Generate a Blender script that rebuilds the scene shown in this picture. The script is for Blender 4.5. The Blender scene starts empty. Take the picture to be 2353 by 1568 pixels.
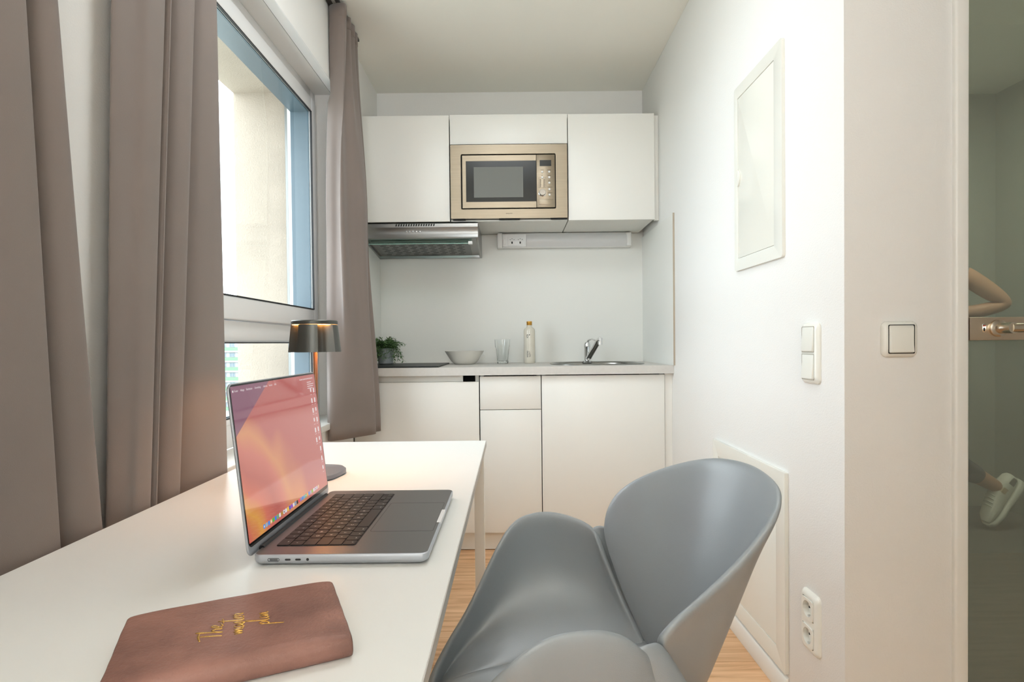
import bpy, bmesh, math, random
from mathutils import Vector, Matrix, noise

random.seed(7)
S = bpy.context.scene
COL = S.collection
R = math.radians

# ------------------------------------------------------------------ camera
CAM_H = 1.025
FPX = 1315.0                      # focal length in pixels of the 2353 px wide frame
roll, pitch = R(.6), R(.85)
cd = bpy.data.cameras.new('camera')
cam = bpy.data.objects.new('camera', cd)
COL.objects.link(cam)
vr, vu, vf = Vector((1, 0, 0)), Vector((0, math.sin(pitch), math.cos(pitch))), Vector((0, math.cos(pitch), -math.sin(pitch)))
cr = math.cos(roll) * vr - math.sin(roll) * vu
cu = math.sin(roll) * vr + math.cos(roll) * vu
cam.matrix_world = Matrix(((cr.x, cu.x, -vf.x, 0), (cr.y, cu.y, -vf.y, 0), (cr.z, cu.z, -vf.z, CAM_H), (0, 0, 0, 1)))
cd.sensor_width = 36
cd.lens = FPX / 2353 * 36
cd.shift_y = (788 + FPX * math.tan(pitch) - 784) / 2353
cd.clip_start = .02
cd.clip_end = 1000
S.camera = cam

# ------------------------------------------------------------------ light
w = bpy.data.worlds.new('overcast_sky')
S.world = w
w.use_nodes = True
bg = w.node_tree.nodes['Background']
bg.inputs[0].default_value = (.88, .95, 1, 1)
bg.inputs[1].default_value = 5.0

def area(name, loc, aim, sx, sy, power, color=(1, 1, 1)):
    l = bpy.data.lights.new(name, 'AREA')
    l.shape = 'RECTANGLE'
    l.size, l.size_y, l.energy, l.color = sx, sy, power, color
    o = bpy.data.objects.new(name, l)
    COL.objects.link(o)
    o.location = loc
    o.rotation_euler = (Vector(aim) - Vector(loc)).to_track_quat('-Z', 'Y').to_euler()
    return o

for nm, yc, wd in (('window_portal', 1.96, 1.30), ('window_portal_rear', -1.3, 1.1)):
    p_ = area(nm, (-.975, yc, 1.43), (1, yc, 1.43), wd, 1.45, 1)      # portals only guide the sampling of the sky
    p_.data.cycles.is_portal = True
area('fill_rear', (-.05, -3.15, 1.30), (-.05, 3, 1.25), 1.2, 2.1, 5, (.88, .95, 1))  # added fill from behind the camera; the rear wall has no window
area('fill_uplight', (-.05, -1.7, 1.85), (-.05, -1.2, 3), .5, .5, 29, (.93, .97, 1))  # added upward fill that brightens the ceiling, no fixture behind it
area('fill_kitchen', (-.05, 1.6, 2.47), (-.05, 1.8, 0), .55, .55, 5.6, (.90, .96, 1))  # unseen overhead fill, added to light the kitchen fronts
area('fill_bathroom', (2.0, 2.3, 2.44), (2.0, 2.3, 0), .9, .9, 24, (1, .99, .97))  # added fill that brightens the view through the green glass

S.view_settings.view_transform = 'Standard'
S.view_settings.look = 'None'
S.view_settings.gamma = 1
S.view_settings.exposure = .68
S.view_settings.use_curve_mapping = False
S.cycles.max_bounces = 12
S.cycles.diffuse_bounces = 6
S.cycles.transparent_max_bounces = 16
S.cycles.caustics_reflective = False
S.cycles.caustics_refractive = False
S.cycles.sample_clamp_indirect = 6

# ------------------------------------------------------------------ materials
def lin(h):
    if isinstance(h, str):
        v = [int(h[i:i + 2], 16) / 255 for i in (0, 2, 4)]
    else:
        v = [x / 255 for x in h]
    return tuple(x / 12.92 if x <= .04045 else ((x + .055) / 1.055) ** 2.4 for x in v)

def mat(name, col, rough=.5, metal=0., bump=0., bscale=200., var=0., vscale=6., spec=.5, stretch=None, coat=0., sheen=0.):
    m = bpy.data.materials.new(name)
    m.use_nodes = True
    nt = m.node_tree
    b = nt.nodes['Principled BSDF']
    c = lin(col)
    b.inputs['Base Color'].default_value = (*c, 1)
    b.inputs['Roughness'].default_value = rough
    b.inputs['Metallic'].default_value = metal
    b.inputs['Specular IOR Level'].default_value = spec
    b.inputs['Coat Weight'].default_value = coat
    b.inputs['Sheen Weight'].default_value = sheen
    if var or bump:
        tc = nt.nodes.new('ShaderNodeTexCoord')
        mp = nt.nodes.new('ShaderNodeMapping')
        nt.links.new(tc.outputs['Object'], mp.inputs['Vector'])
        if stretch:
            mp.inputs['Scale'].default_value = stretch
    if var:
        n = nt.nodes.new('ShaderNodeTexNoise')
        n.inputs['Scale'].default_value = vscale
        n.inputs['Detail'].default_value = 5
        nt.links.new(mp.outputs[0], n.inputs['Vector'])
        r = nt.nodes.new('ShaderNodeValToRGB')
        r.color_ramp.elements[0].position = .3
        r.color_ramp.elements[1].position = .7
        r.color_ramp.elements[0].color = (*[x * (1 - var) for x in c], 1)
        r.color_ramp.elements[1].color = (*[min(1, x * (1 + var)) for x in c], 1)
        nt.links.new(n.outputs['Fac'], r.inputs[0])
        nt.links.new(r.outputs[0], b.inputs['Base Color'])
    if bump:
        n2 = nt.nodes.new('ShaderNodeTexNoise')
        n2.inputs['Scale'].default_value = bscale
        n2.inputs['Detail'].default_value = 3
        nt.links.new(mp.outputs[0], n2.inputs['Vector'])
        bp = nt.nodes.new('ShaderNodeBump')
        bp.inputs['Strength'].default_value = bump
        bp.inputs['Distance'].default_value = .002
        nt.links.new(n2.outputs['Fac'], bp.inputs['Height'])
        nt.links.new(bp.outputs[0], b.inputs['Normal'])
    return m

def emit(name, col, strength):
    m = bpy.data.materials.new(name)
    m.use_nodes = True
    b = m.node_tree.nodes['Principled BSDF']
    b.inputs['Base Color'].default_value = (0, 0, 0, 1)
    b.inputs['Emission Color'].default_value = (*lin(col), 1)
    b.inputs['Emission Strength'].default_value = strength
    b.inputs['Roughness'].default_value = .15
    return m

def thin_glass(name, tint, ior=1.45, rough=0., haze=0., hcol=(.5, .5, .5)):
    """a pane: light passes straight through, the surface mirrors by Fresnel"""
    m = bpy.data.materials.new(name)
    m.use_nodes = True
    nt = m.node_tree
    nt.nodes.remove(nt.nodes['Principled BSDF'])
    out = nt.nodes['Material Output']
    t = nt.nodes.new('ShaderNodeBsdfTransparent')
    t.inputs[0].default_value = (*tint, 1)
    g = nt.nodes.new('ShaderNodeBsdfGlossy')
    g.inputs['Roughness'].default_value = rough
    f = nt.nodes.new('ShaderNodeFresnel')
    f.inputs[0].default_value = ior
    mx = nt.nodes.new('ShaderNodeMixShader')
    ge = nt.nodes.new('ShaderNodeNewGeometry')      # only the face that light meets first mirrors it
    inv = nt.nodes.new('ShaderNodeMath')
    inv.operation = 'SUBTRACT'
    inv.inputs[0].default_value = 1
    nt.links.new(ge.outputs['Backfacing'], inv.inputs[1])
    mu = nt.nodes.new('ShaderNodeMath')
    mu.operation = 'MULTIPLY'
    nt.links.new(f.outputs[0], mu.inputs[0])
    nt.links.new(inv.outputs[0], mu.inputs[1])
    nt.links.new(mu.outputs[0], mx.inputs[0])
    if haze:                                        # faintly satined glass scatters a little light
        df = nt.nodes.new('ShaderNodeBsdfDiffuse')
        df.inputs[0].default_value = (*hcol, 1)
        hz = nt.nodes.new('ShaderNodeMixShader')
        hz.inputs[0].default_value = haze
        nt.links.new(t.outputs[0], hz.inputs[1])
        nt.links.new(df.outputs[0], hz.inputs[2])
        t = hz
    nt.links.new(t.outputs[0], mx.inputs[1])
    nt.links.new(g.outputs[0], mx.inputs[2])
    nt.links.new(mx.outputs[0], out.inputs[0])
    return m

def wood():
    m = bpy.data.materials.new('oak_laminate')
    m.use_nodes = True
    nt = m.node_tree
    b = nt.nodes['Principled BSDF']
    tc = nt.nodes.new('ShaderNodeTexCoord')
    oi = nt.nodes.new('ShaderNodeObjectInfo')
    mp = nt.nodes.new('ShaderNodeMapping')
    mp.inputs['Scale'].default_value = (1.2, 16, 16)
    ad = nt.nodes.new('ShaderNodeVectorMath')
    ad.operation = 'ADD'
    sc = nt.nodes.new('ShaderNodeVectorMath')
    sc.operation = 'SCALE'
    sc.inputs['Scale'].default_value = 37.
    cx = nt.nodes.new('ShaderNodeCombineXYZ')
    nt.links.new(oi.outputs['Random'], cx.inputs[0])
    nt.links.new(oi.outputs['Random'], cx.inputs[1])
    nt.links.new(cx.outputs[0], sc.inputs[0])
    nt.links.new(tc.outputs['Object'], ad.inputs[0])
    nt.links.new(sc.outputs[0], ad.inputs[1])
    nt.links.new(ad.outputs[0], mp.inputs['Vector'])
    n = nt.nodes.new('ShaderNodeTexNoise')
    n.inputs['Scale'].default_value = 3.0
    n.inputs['Detail'].default_value = 8
    n.inputs['Distortion'].default_value = .7
    nt.links.new(mp.outputs[0], n.inputs['Vector'])
    r = nt.nodes.new('ShaderNodeValToRGB')
    e = r.color_ramp.elements
    e[0].position, e[0].color = .28, (*lin((196, 146, 102)), 1)
    e[1].position, e[1].color = .72, (*lin((244, 204, 162)), 1)
    k = e.new(.5)
    k.color = (*lin((226, 180, 136)), 1)
    nt.links.new(n.outputs['Fac'], r.inputs[0])
    hs = nt.nodes.new('ShaderNodeHueSaturation')
    mr = nt.nodes.new('ShaderNodeMapRange')
    mr.inputs['To Min'].default_value = .86
    mr.inputs['To Max'].default_value = 1.08
    nt.links.new(oi.outputs['Random'], mr.inputs[0])
    nt.links.new(mr.outputs[0], hs.inputs['Value'])
    nt.links.new(r.outputs[0], hs.inputs['Color'])
    nt.links.new(hs.outputs[0], b.inputs['Base Color'])
    b.inputs['Roughness'].default_value = .42
    return m

def fabric():
    m = mat('taupe_satin', (133, 121, 115), .62, 0, .25, 900, .04, 4, .3, sheen=.25)
    nt = m.node_tree
    b = nt.nodes['Principled BSDF']
    t = nt.nodes.new('ShaderNodeBsdfTranslucent')
    t.inputs[0].default_value = (.5, .42, .41, 1)
    mx = nt.nodes.new('ShaderNodeMixShader')
    mx.inputs[0].default_value = .09
    out = nt.nodes['Material Output']
    nt.links.new(b.outputs[0], mx.inputs[1])
    nt.links.new(t.outputs[0], mx.inputs[2])
    nt.links.new(mx.outputs[0], out.inputs[0])
    return m

MT = dict(
    wall=mat('wall_paint', (234, 233, 230), .9, 0, .35, 260, 0, 6, .2),
    ceil=mat('ceiling_paint', (243, 241, 233), .95, 0, .1, 200, 0, 6, .2),
    white=mat('white_lacquer', (234, 233, 228), .32, 0, .03, 60),
    cab=mat('white_melamine', (234, 233, 228), .36),
    carcass=mat('carcass_melamine', (230, 229, 223), .5),
    splash=mat('splashback_board', (233, 233, 228), .42),
    worktop=mat('grey_worktop_laminate', (205, 202, 197), .5, 0, .08, 300, .03, 60),
    desk=mat('white_desk_laminate', (236, 235, 231), .35, 0, .03, 300),
    deskedge=mat('desk_edge_band', (196, 192, 186), .45),
    pvc=mat('white_window_plastic', (238, 238, 238), .25),
    seal=mat('black_rubber_seal', (28, 28, 30), .6),
    bluef=mat('blue_grey_outer_frame', (98, 116, 127), .35),
    rail=mat('grey_aluminium_rail', (140, 142, 140), .4, .6),
    stucco=mat('beige_stucco', (173, 161, 147), .95, 0, 1.0, 150, .07, 5, .1),
    switch=mat('cream_switch_plastic', (233, 232, 224), .22),
    gap=mat('dark_gap', (20, 20, 20), .8),
    shadowgap=mat('cabinet_edge', (150, 140, 122), .6),
    steel=mat('brushed_steel', (150, 138, 120), .36, 1., .12, 40, .06, 5, .5, (1, 1, 40)),
    hood=mat('hood_steel', (158, 158, 156), .3, 1., .08, 40, .05, 4, .5, (1, 40, 40)),
    chrome=mat('chrome', (225, 225, 225), .07, 1.),
    sink=mat('sink_steel', (150, 150, 146), .24, 1.),
    blackg=mat('black_glass', (44, 45, 42), .22, spec=.3),
    meshw=mat('microwave_mesh_window', (104, 106, 100), .3, 0, .3, 900),
    ink=mat('black_print', (25, 25, 25), .5),
    inksoft=mat('brown_print', (84, 72, 58), .5),
    plast=mat('white_plastic', (226, 226, 224), .35),
    diff=mat('frosted_diffuser', (214, 214, 214), .3),
    sock=mat('white_socket', (238, 238, 238), .25),
    hob=mat('hob_glass', (46, 47, 47), .38, 0, 0, 1, 0, 6, .12),
    ceramic=mat('white_ceramic', (224, 221, 213), .35),
    bottle=mat('glazed_stoneware', (216, 210, 196), .16, 0, 0, 1, .03, 30),
    gold=mat('golden_cap', (196, 146, 62), .3, .7),
    soil=mat('dark_soil', (60, 50, 40), .9),
    leaf=mat('green_leaf', (84, 116, 66), .5, 0, 0, 1, .3, 40),
    leaf2=mat('pale_green_leaf', (98, 128, 82), .5, 0, 0, 1, .25, 40),
    pot=mat('grey_glass_pot', (150, 156, 158), .12, 0, 0, 1, .08, 30),
    lampg=mat('dark_grey_lamp_metal', (84, 84, 80), .33, .55, .06, 300),
    baseg=mat('lamp_base_grey', (122, 128, 138), .5, .2, .1, 500),
    alu=mat('space_grey_aluminium', (140, 138, 138), .34, .9, .03, 700),
    alul=mat('aluminium_edge', (186, 190, 197), .42, .6),
    key=mat('black_key', (38, 35, 33), .45),
    keybed=mat('keyboard_well', (18, 17, 17), .6),
    legend=mat('key_legend', (225, 225, 220), .5),
    port=mat('dark_port', (14, 14, 18), .5),
    leather=None,
    foil=mat('gold_foil', (232, 186, 96), .22, .85, .3, 600),
    page=mat('cream_paper', (226, 218, 200), .8),
    chair=mat('grey_polypropylene', (144, 150, 154), .38, 0, .10, 700, spec=.8),
    chairleg=mat('grey_metal_leg', (110, 114, 116), .4, .4),
    wood=wood(),
    curtain=fabric(),
    skin=mat('skin', (196, 150, 122), .55),
    hair=mat('dark_hair', (52, 40, 32), .6),
    shirt=mat('slate_shirt', (92, 104, 112), .8),
    trousers=mat('dark_trousers', (62, 66, 72), .85),
    shoe=mat('white_leather_shoe', (226, 224, 214), .5),
    shoegrey=mat('grey_shoe_panel', (120, 120, 114), .6),
    tan=mat('tan_shoe_panel', (190, 170, 132), .6),
    glass=thin_glass('window_glass', (.95, .975, .98), 1.4),
    green=thin_glass('green_tinted_glass', (.62, .65, .58), 1.5, 0, .22, (.36, .375, .335)),
    visor=thin_glass('visor_glass', (.72, .86, .82), 1.45),
    tumb=mat('tumbler_glass', (250, 252, 252), .02),
    bwall=mat('pale_facade', (146, 147, 147), .9),
    bgreen=mat('green_balcony', (96, 126, 100), .8),
    bwin=mat('facade_window', (92, 104, 112), .3),
    bounce_ground=mat('pale_bounce_ground', (176, 176, 168), .95, 0, 0, 1, .2, .05),  # plain ground made pale so it bounces daylight onto the ceiling
    bath=mat('bathroom_wall', (176, 178, 170), .8),
    bathfl=mat('bathroom_floor', (104, 102, 96), .6),
    ledw=emit('warm_led', (255, 170, 84), 22.),
)

_b = MT['tumb'].node_tree.nodes['Principled BSDF']
_b.inputs['Transmission Weight'].default_value = 1
_b.inputs['IOR'].default_value = 1.45

def leather():
    m = mat('brown_leather', (142, 102, 90), .48, 0, .5, 220, .28, 17, .4)
    return m
MT['leather'] = leather()

# ------------------------------------------------------------------ mesh helpers
class M:
    def __init__(s):
        s.v, s.f, s.m = [], [], []

    def add(s, vs, fs, mi=0):
        o = len(s.v)
        s.v += [tuple(v) for v in vs]
        for f in fs:
            s.f.append(tuple(i + o for i in f))
            s.m.append(mi)
        return s

    def box(s, x0, x1, y0, y1, z0, z1, mi=0):
        v = [(x, y, z) for x in (x0, x1) for y in (y0, y1) for z in (z0, z1)]
        return s.add(v, [(0, 1, 3, 2), (4, 6, 7, 5), (0, 4, 5, 1), (2, 3, 7, 6), (0, 2, 6, 4), (1, 5, 7, 3)], mi)

    def prism(s, poly, axis, lo, hi, mi=0):
        """poly of 2-D points in the two axes other than axis, in x,y,z order"""
        def pt(p, h):
            l = list(p)
            l.insert(axis, h)
            return l
        n = len(poly)
        v = [pt(p, lo) for p in poly] + [pt(p, hi) for p in poly]
        f = [tuple(range(n - 1, -1, -1)), tuple(range(n, 2 * n))]
        f += [(i, (i + 1) % n, n + (i + 1) % n, n + i) for i in range(n)]
        return s.add(v, f, mi)

    def loops(s, rings, cap0=True, cap1=True, mi=0, closed=True):
        n = len(rings[0])
        v = [p for r_ in rings for p in r_]
        f = []
        for k in range(len(rings) - 1):
            for i in range(n if closed else n - 1):
                j = (i + 1) % n
                f.append((k * n + i, k * n + j, (k + 1) * n + j, (k + 1) * n + i))
        if cap0 and closed:
            f.append(tuple(range(n - 1, -1, -1)))
        if cap1 and closed:
            f.append(tuple((len(rings) - 1) * n + i for i in range(n)))
        return s.add(v, f, mi)

    def lathe(s, prof, c, n=32, rf=None, cap0=True, cap1=True, mi=0):
        rings = []
        for (r_, z) in prof:
            ring = []
            for i in range(n):
                a = 2 * math.pi * i / n
                q = r_ * (rf(a, z) if rf else 1)
                ring.append((c[0] + q * math.cos(a), c[1] + q * math.sin(a), c[2] + z))
            rings.append(ring)
        return s.loops(rings, cap0, cap1, mi)

    def tube(s, path, rad, n=10, mi=0, squash=1.):
        path = [Vector(p) for p in path]
        rings = []
        for i, p in enumerate(path):
            t = (path[min(i + 1, len(path) - 1)] - path[max(i - 1, 0)]).normalized()
            a = t.orthogonal().normalized() if abs(t.z) > .95 else t.cross(Vector((0, 0, 1))).normalized()
            b = t.cross(a)
            r_ = rad[i] if isinstance(rad, (list, tuple)) else rad
            rings.append([p + (a * math.cos(q) + b * math.sin(q) * squash) * r_ for q in [2 * math.pi * k / n for k in range(n)]])
        return s.loops(rings, True, True, mi)

    def xf(s, mtx, start=0):
        for i in range(start, len(s.v)):
            s.v[i] = tuple(mtx @ Vector(s.v[i]))
        return s

    def build(s, name, mats, parent=None, bevel=0., seg=2, angle=35, subsurf=0, solid=0., smooth=True, normals=True, offset=-1):
        me = bpy.data.meshes.new(name)
        me.from_pydata(s.v, [], s.f)
        if not isinstance(mats, (list, tuple)):
            mats = [mats]
        for m_ in mats:
            me.materials.append(m_)
        for p, mi in zip(me.polygons, s.m):
            p.material_index = mi
        bm = bmesh.new()
        bm.from_mesh(me)
        if normals:
            bmesh.ops.recalc_face_normals(bm, faces=bm.faces)
        if bevel:
            es = [e for e in bm.edges if len(e.link_faces) == 2 and e.calc_face_angle(0) > .6]
            bmesh.ops.bevel(bm, geom=es, offset=bevel, segments=seg, affect='EDGES', clamp_overlap=True, profile=.5)
        bm.to_mesh(me)
        bm.free()
        if smooth:
            me.polygons.foreach_set('use_smooth', [True] * len(me.polygons))
            me.set_sharp_from_angle(angle=R(angle))
        o = bpy.data.objects.new(name, me)
        COL.objects.link(o)
        if solid:
            md = o.modifiers.new('solid', 'SOLIDIFY')
            md.thickness = solid
            md.offset = offset
        if subsurf:
            md = o.modifiers.new('sub', 'SUBSURF')
            md.levels = md.render_levels = subsurf
        if parent:
            put(o, parent)
        return o

def put(o, parent):
    o.parent = parent
    if parent.type == 'EMPTY':
        o.matrix_parent_inverse = Matrix.Translation(parent.location).inverted()

def thing(name, label, cat, loc, group=None):
    o = bpy.data.objects.new(name, None)
    COL.objects.link(o)
    o.location = loc
    o.empty_display_size = .05
    return tag(o, label, cat, group)

def tag(o, label, cat, group=None):
    o['label'] = label
    o['category'] = cat
    if group:
        o['group'] = group
    return o

def struct(o, label=None):
    o['kind'] = 'structure'
    if label:
        o['label'] = label
    return o

def lab(o, label):
    o['label'] = label
    return o

def stuff(o):
    o['kind'] = 'stuff'
    return o

def box(name, b, m, parent=None, bevel=0., seg=2):
    return M().box(*b).build(name, m, parent, bevel, seg)

def rrect(x0, x1, z0, z1, r, n=5):
    pts = []
    for cx, cz, a0 in ((x1 - r, z1 - r, 0), (x0 + r, z1 - r, 90), (x0 + r, z0 + r, 180), (x1 - r, z0 + r, 270)):
        for k in range(n + 1):
            a = R(a0 + 90 * k / n)
            pts.append((cx + r * math.cos(a), cz + r * math.sin(a)))
    return pts

def ring_prism(outer, inner, axis, lo, hi):
    """flat frame between two outlines with the same number of points"""
    m = M()
    def pt(p, h):
        l = list(p)
        l.insert(axis, h)
        return l
    n = len(outer)
    m.loops([[pt(p, lo) for p in outer], [pt(p, hi) for p in outer], [pt(p, hi) for p in inner], [pt(p, lo) for p in inner], [pt(p, lo) for p in outer]], False, False)
    return m

def text_mesh(name, body, size, mtx, m, parent, extrude=.0001, align='CENTER', xscale=1., shear=0., bold=0.):
    c = bpy.data.curves.new(name, 'FONT')
    c.body = body
    c.size = size
    c.align_x = align
    c.align_y = 'CENTER'
    c.extrude = extrude
    c.shear = shear
    c.offset = bold
    c.resolution_u = 3
    t = bpy.data.objects.new(name, c)
    COL.objects.link(t)
    dg = bpy.context.evaluated_depsgraph_get()
    me = bpy.data.meshes.new_from_object(t.evaluated_get(dg))
    bpy.data.objects.remove(t)
    bpy.data.curves.remove(c)
    me.transform(mtx @ Matrix.Diagonal((xscale, 1, 1, 1)))
    me.materials.clear()
    me.materials.append(m)
    me.name = name
    o = bpy.data.objects.new(name, me)
    COL.objects.link(o)
    if parent:
        put(o, parent)
    return o

def frame_mtx(org, ax, ay):
    ax, ay = Vector(ax).normalized(), Vector(ay).normalized()
    az = ax.cross(ay)
    return Matrix(((ax.x, ay.x, az.x, org[0]), (ax.y, ay.y, az.y, org[1]), (ax.z, ay.z, az.z, org[2]), (0, 0, 0, 1)))

def catmull(pts, n):
    """n samples along a Catmull-Rom curve through pts"""
    pts = [Vector(p) for p in pts]
    out = []
    L = len(pts) - 1
    for k in range(n):
        t = k / (n - 1) * L
        i = min(int(t), L - 1)
        u = t - i
        p1, p2 = pts[i], pts[i + 1]
        p0 = pts[i - 1] if i else p1 * 2 - p2
        p3 = pts[i + 2] if i + 2 <= L else p2 * 2 - p1
        out.append(.5 * ((2 * p1) + (p2 - p0) * u + (2 * p0 - 5 * p1 + 4 * p2 - p3) * u * u + (3 * p1 - p0 - 3 * p2 + p3) * u ** 3))
    return out

# ------------------------------------------------------------------ the room
XL, XR, YB, ZC = -.7765, .778, 3.376, 2.495       # window wall, right wall, kitchen back wall, ceiling
YE = 1.34                                          # wall with the glass door
Z0, Z1 = .70, 2.172                                # window opening
W1, W2 = (1.28, 2.645), (-1.9, -.70)

def planks():
    fl = struct(box('floor', (-1.0, 2.6, -3.3, 3.5, -.08, -.012), MT['gap']), 'oak laminate floor')
    pw, pl = .2125, 1.29
    meshes = {}
    y = 1.81 - 24 * pw
    row = 0
    while y < 3.38:
        x = -.80 - (row * .47) % pl
        lim = .79 if y > YE - .1 else 2.45
        while x < lim:
            a, b = max(x, -.79), min(x + pl, lim)
            if b - a > .02:
                k = round(b - a, 3)
                if k not in meshes:
                    q = M().box(0, b - a - .0016, 0, pw - .0016, -.012, 0).build('plank', MT['wood'], fl, .0008, 1)
                    meshes[k] = q.data
                    q.location = (a, y, 0)
                else:
                    q = bpy.data.objects.new('plank', meshes[k])
                    COL.objects.link(q)
                    q.parent = fl
                    q.location = (a, y, 0)
            x += pl
        y += pw
        row += 1
    return fl
planks()

struct(box('ceiling', (-1.0, 3.1, -3.3, 3.6, ZC, ZC + .1), MT['ceil']))
m = M()
for a, b in ((-3.3, W2[0]), (W2[1], W1[0]), (W1[1], 3.5)):
    m.box(-.90, XL, a, b, 0, ZC)
for a, b in (W1, W2):
    m.box(-.90, XL, a, b, 0, Z0 - .03)
    m.box(-.90, XL, a, b, Z1, ZC)
struct(m.build('wall_left', MT['wall']), 'white plaster wall with the window')
m = M()
OW1, OW2 = (1.24, 2.60), (-1.87, -.72)
for a, b in ((-3.3, OW2[0]), (OW2[1], OW1[0]), (OW1[1], 3.5)):
    m.box(-1.246, -1.010, a, b, -1, 4)
for a, b in (OW1, OW2):
    m.box(-1.246, -1.010, a, b, -1, .64)
    m.box(-1.246, -1.010, a, b, 2.165, 4)
struct(m.build('wall_outside', MT['stucco']), 'rough beige stucco facade around the window')
struct(box('wall_back', (-.9, .9, YB, 3.5, 0, ZC), MT['wall']))
m = M()
m.prism([(XR, YE), (1.058, YE), (1.058, YE + .1), (.90, YE + .1), (.90, 3.5), (XR, 3.5)], 2, 0, ZC)
m.box(1.058, 1.97, YE, YE + .1, 2.12, ZC)
m.box(1.97, 2.6, YE, YE + .1, 0, ZC)
struct(m.build('wall_right', MT['wall'], None, .003, 2), 'white plaster wall ending in a corner beside the glass door')
struct(box('wall_rear', (-.9, 2.6, -3.3, -3.2, 0, ZC), MT['wall']))
struct(box('wall_side', (2.45, 2.6, -.02, YE, 0, ZC), MT['wall']))
struct(box('wall_hall', (.74, 2.6, -.12, -.02, 0, ZC), MT['wall']), 'wall of the hall behind the camera')
struct(box('wall_light_screen', (.72, .82, -3.2, -.12, 0, ZC), MT['wall']), 'added wall behind the camera that keeps the rear light off the door wall')  # unseen wall, put in to shade the wall beside the glass door
# the room behind the green glass door
m = M()
m.box(2.93, 3.05, YE + .1, 3.6, 0, ZC)
m.box(.90, 2.93, 3.47, 3.6, 0, ZC)
m.box(2.6, 3.05, YE, YE + .1, 0, ZC)
struct(m.build('wall_bathroom', MT['bath']))
struct(box('floor_bathroom', (.90, 2.93, YE + .1, 3.47, -.05, 0), MT['bathfl']))

# right-hand trim
m = M()
m.prism([(XR, 0), (XR - .013, 0), (XR - .013, .052), (XR - .009, .060), (XR, .062)], 1, 1.612, 2.80)
struct(m.build('baseboard_right', MT['white'], None, .0015, 2), 'white skirting along the right wall')

# ------------------------------------------------------------------ window
def window(n, y0, y1, detail=True):
    t = bpy.data.objects.new('window_%d' % n, None)
    COL.objects.link(t)
    t.location = (-.93, (y0 + y1) / 2, Z0)
    struct(t, 'white plastic window with a fixed lower pane' if n == 1 else 'white plastic window beside the left curtain')
    fw = .055
    xo, xi = -.965, -.893
    m = M()
    for b in ((y0, y0 + fw, Z0, Z1), (y1 - fw, y1, Z0, Z1), (y0 + fw, y1 - fw, Z0, Z0 + .075), (y0 + fw, y1 - fw, Z1 - .055, Z1), (y0 + fw, y1 - fw, 1.036, 1.105)):
        m.box(xo, xi, *b)
    m.build('window_frame', MT['pvc'], t, .004, 2)
    # opening sash above the transom
    sw = .05
    sx0, sx1 = -.955, -.875
    a, b, c, d = y0 + fw - .004, y1 - fw + .004, 1.108, Z1 - .052
    m = M()
    for q in ((a, a + sw, c, d), (b - sw, b, c, d), (a + sw, b - sw, c, c + .073), (a + sw, b - sw, d - .062, d)):
        m.box(sx0, sx1, *q)
    sash = m.build('sash', MT['pvc'], t, .005, 3)
    def seal(y0_, y1_, z0_, z1_, x, par):
        m = M()
        e = .004
        for q in ((y0_, y0_ + e, z0_, z1_), (y1_ - e, y1_, z0_, z1_), (y0_, y1_, z0_, z0_ + e), (y0_, y1_, z1_ - e, z1_)):
            m.box(x - .006, x + .002, *q)
        m.build('seal', MT['seal'], par)
    gy0, gy1, gz0, gz1 = a + sw, b - sw, c + .073, d - .062
    seal(gy0, gy1, gz0, gz1, -.876, sash)
    box('glass_pane', (-.888, -.884, gy0, gy1, gz0, gz1), MT['glass'], sash)
    ly0, ly1, lz0, lz1 = y0 + .098, y1 - .098, Z0 + .095, 1.036
    m = M()
    for q in ((y0 + fw, ly0, Z0 + .075, 1.036), (ly1, y1 - fw, Z0 + .075, 1.036), (ly0, ly1, Z0 + .075, lz0)):
        m.box(-.95, -.886, *q)
    gb = m.build('glazing_bead', MT['pvc'], t, .004, 2)
    seal(ly0, ly1, lz0, lz1, -.888, gb)
    box('glass_pane', (-.900, -.896, ly0, ly1, lz0, lz1), MT['glass'], gb)
    # blue-grey outer rebate seen through the glass
    m = M()
    for (p0, p1, q0, q1) in ((gy0, gy1, gz0, gz1), (ly0, ly1, lz0, lz1)):
        e = .003
        for q in ((p0, p0 + e, q0, q1), (p1 - e, p1, q0, q1), (p0, p1, q1 - e, q1), (p0, p1, q0, q0 + .006)):
            m.box(-.968, -.8885 if p0 == gy0 else -.9005, *q)
    lab(m.build('outer_rebate', MT['bluef'], t), 'blue-grey outer edge of the window frame')
    m = M()
    for ya, yb in ((y0 - .045, y0 - .03), (y1 - .056, y1 - .04)):
        m.box(-1.013, -1.000, ya, yb, Z0 - .02, Z1, 0)
        m.box(-1.000, -.966, ya - .006, yb, Z0 - .02, Z1, 1)
    m.build('shutter_rail', [MT['rail'], MT['pvc']], t, .002, 1)
    if detail:
        box('outer_sill', (-1.28, -.965, y0 - .03, y1 - .05, .655, .668), MT['rail'], t)
    return t

window(1, *W1)
window(2, *W2)
struct(box('trim_1', (-.893, -.757, W1[0] - .02, W1[1] + .02, Z0 - .027, Z0), MT['white'], None, .003, 3), 'white window sill behind the desk')
struct(box('trim_2', (-.893, -.757, W2[0] - .02, W2[1] + .02, Z0 - .027, Z0), MT['white'], None, .003, 3))
m = M()                         # lining strip along the room edge of the reveal
m.box(-.812, XL + .0015, W1[0] - .1, W1[1] + .05, Z1 - .004, Z1 + .0015)
struct(m.build('trim_3', MT['pvc'], None, .001, 1), 'white lining strip above the window reveal')
struct(box('trim_10', (-.8135, -.8120, W1[0], W1[1], Z1 - .0025, Z1), MT['gap']), 'fine joint line in the window reveal')

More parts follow.
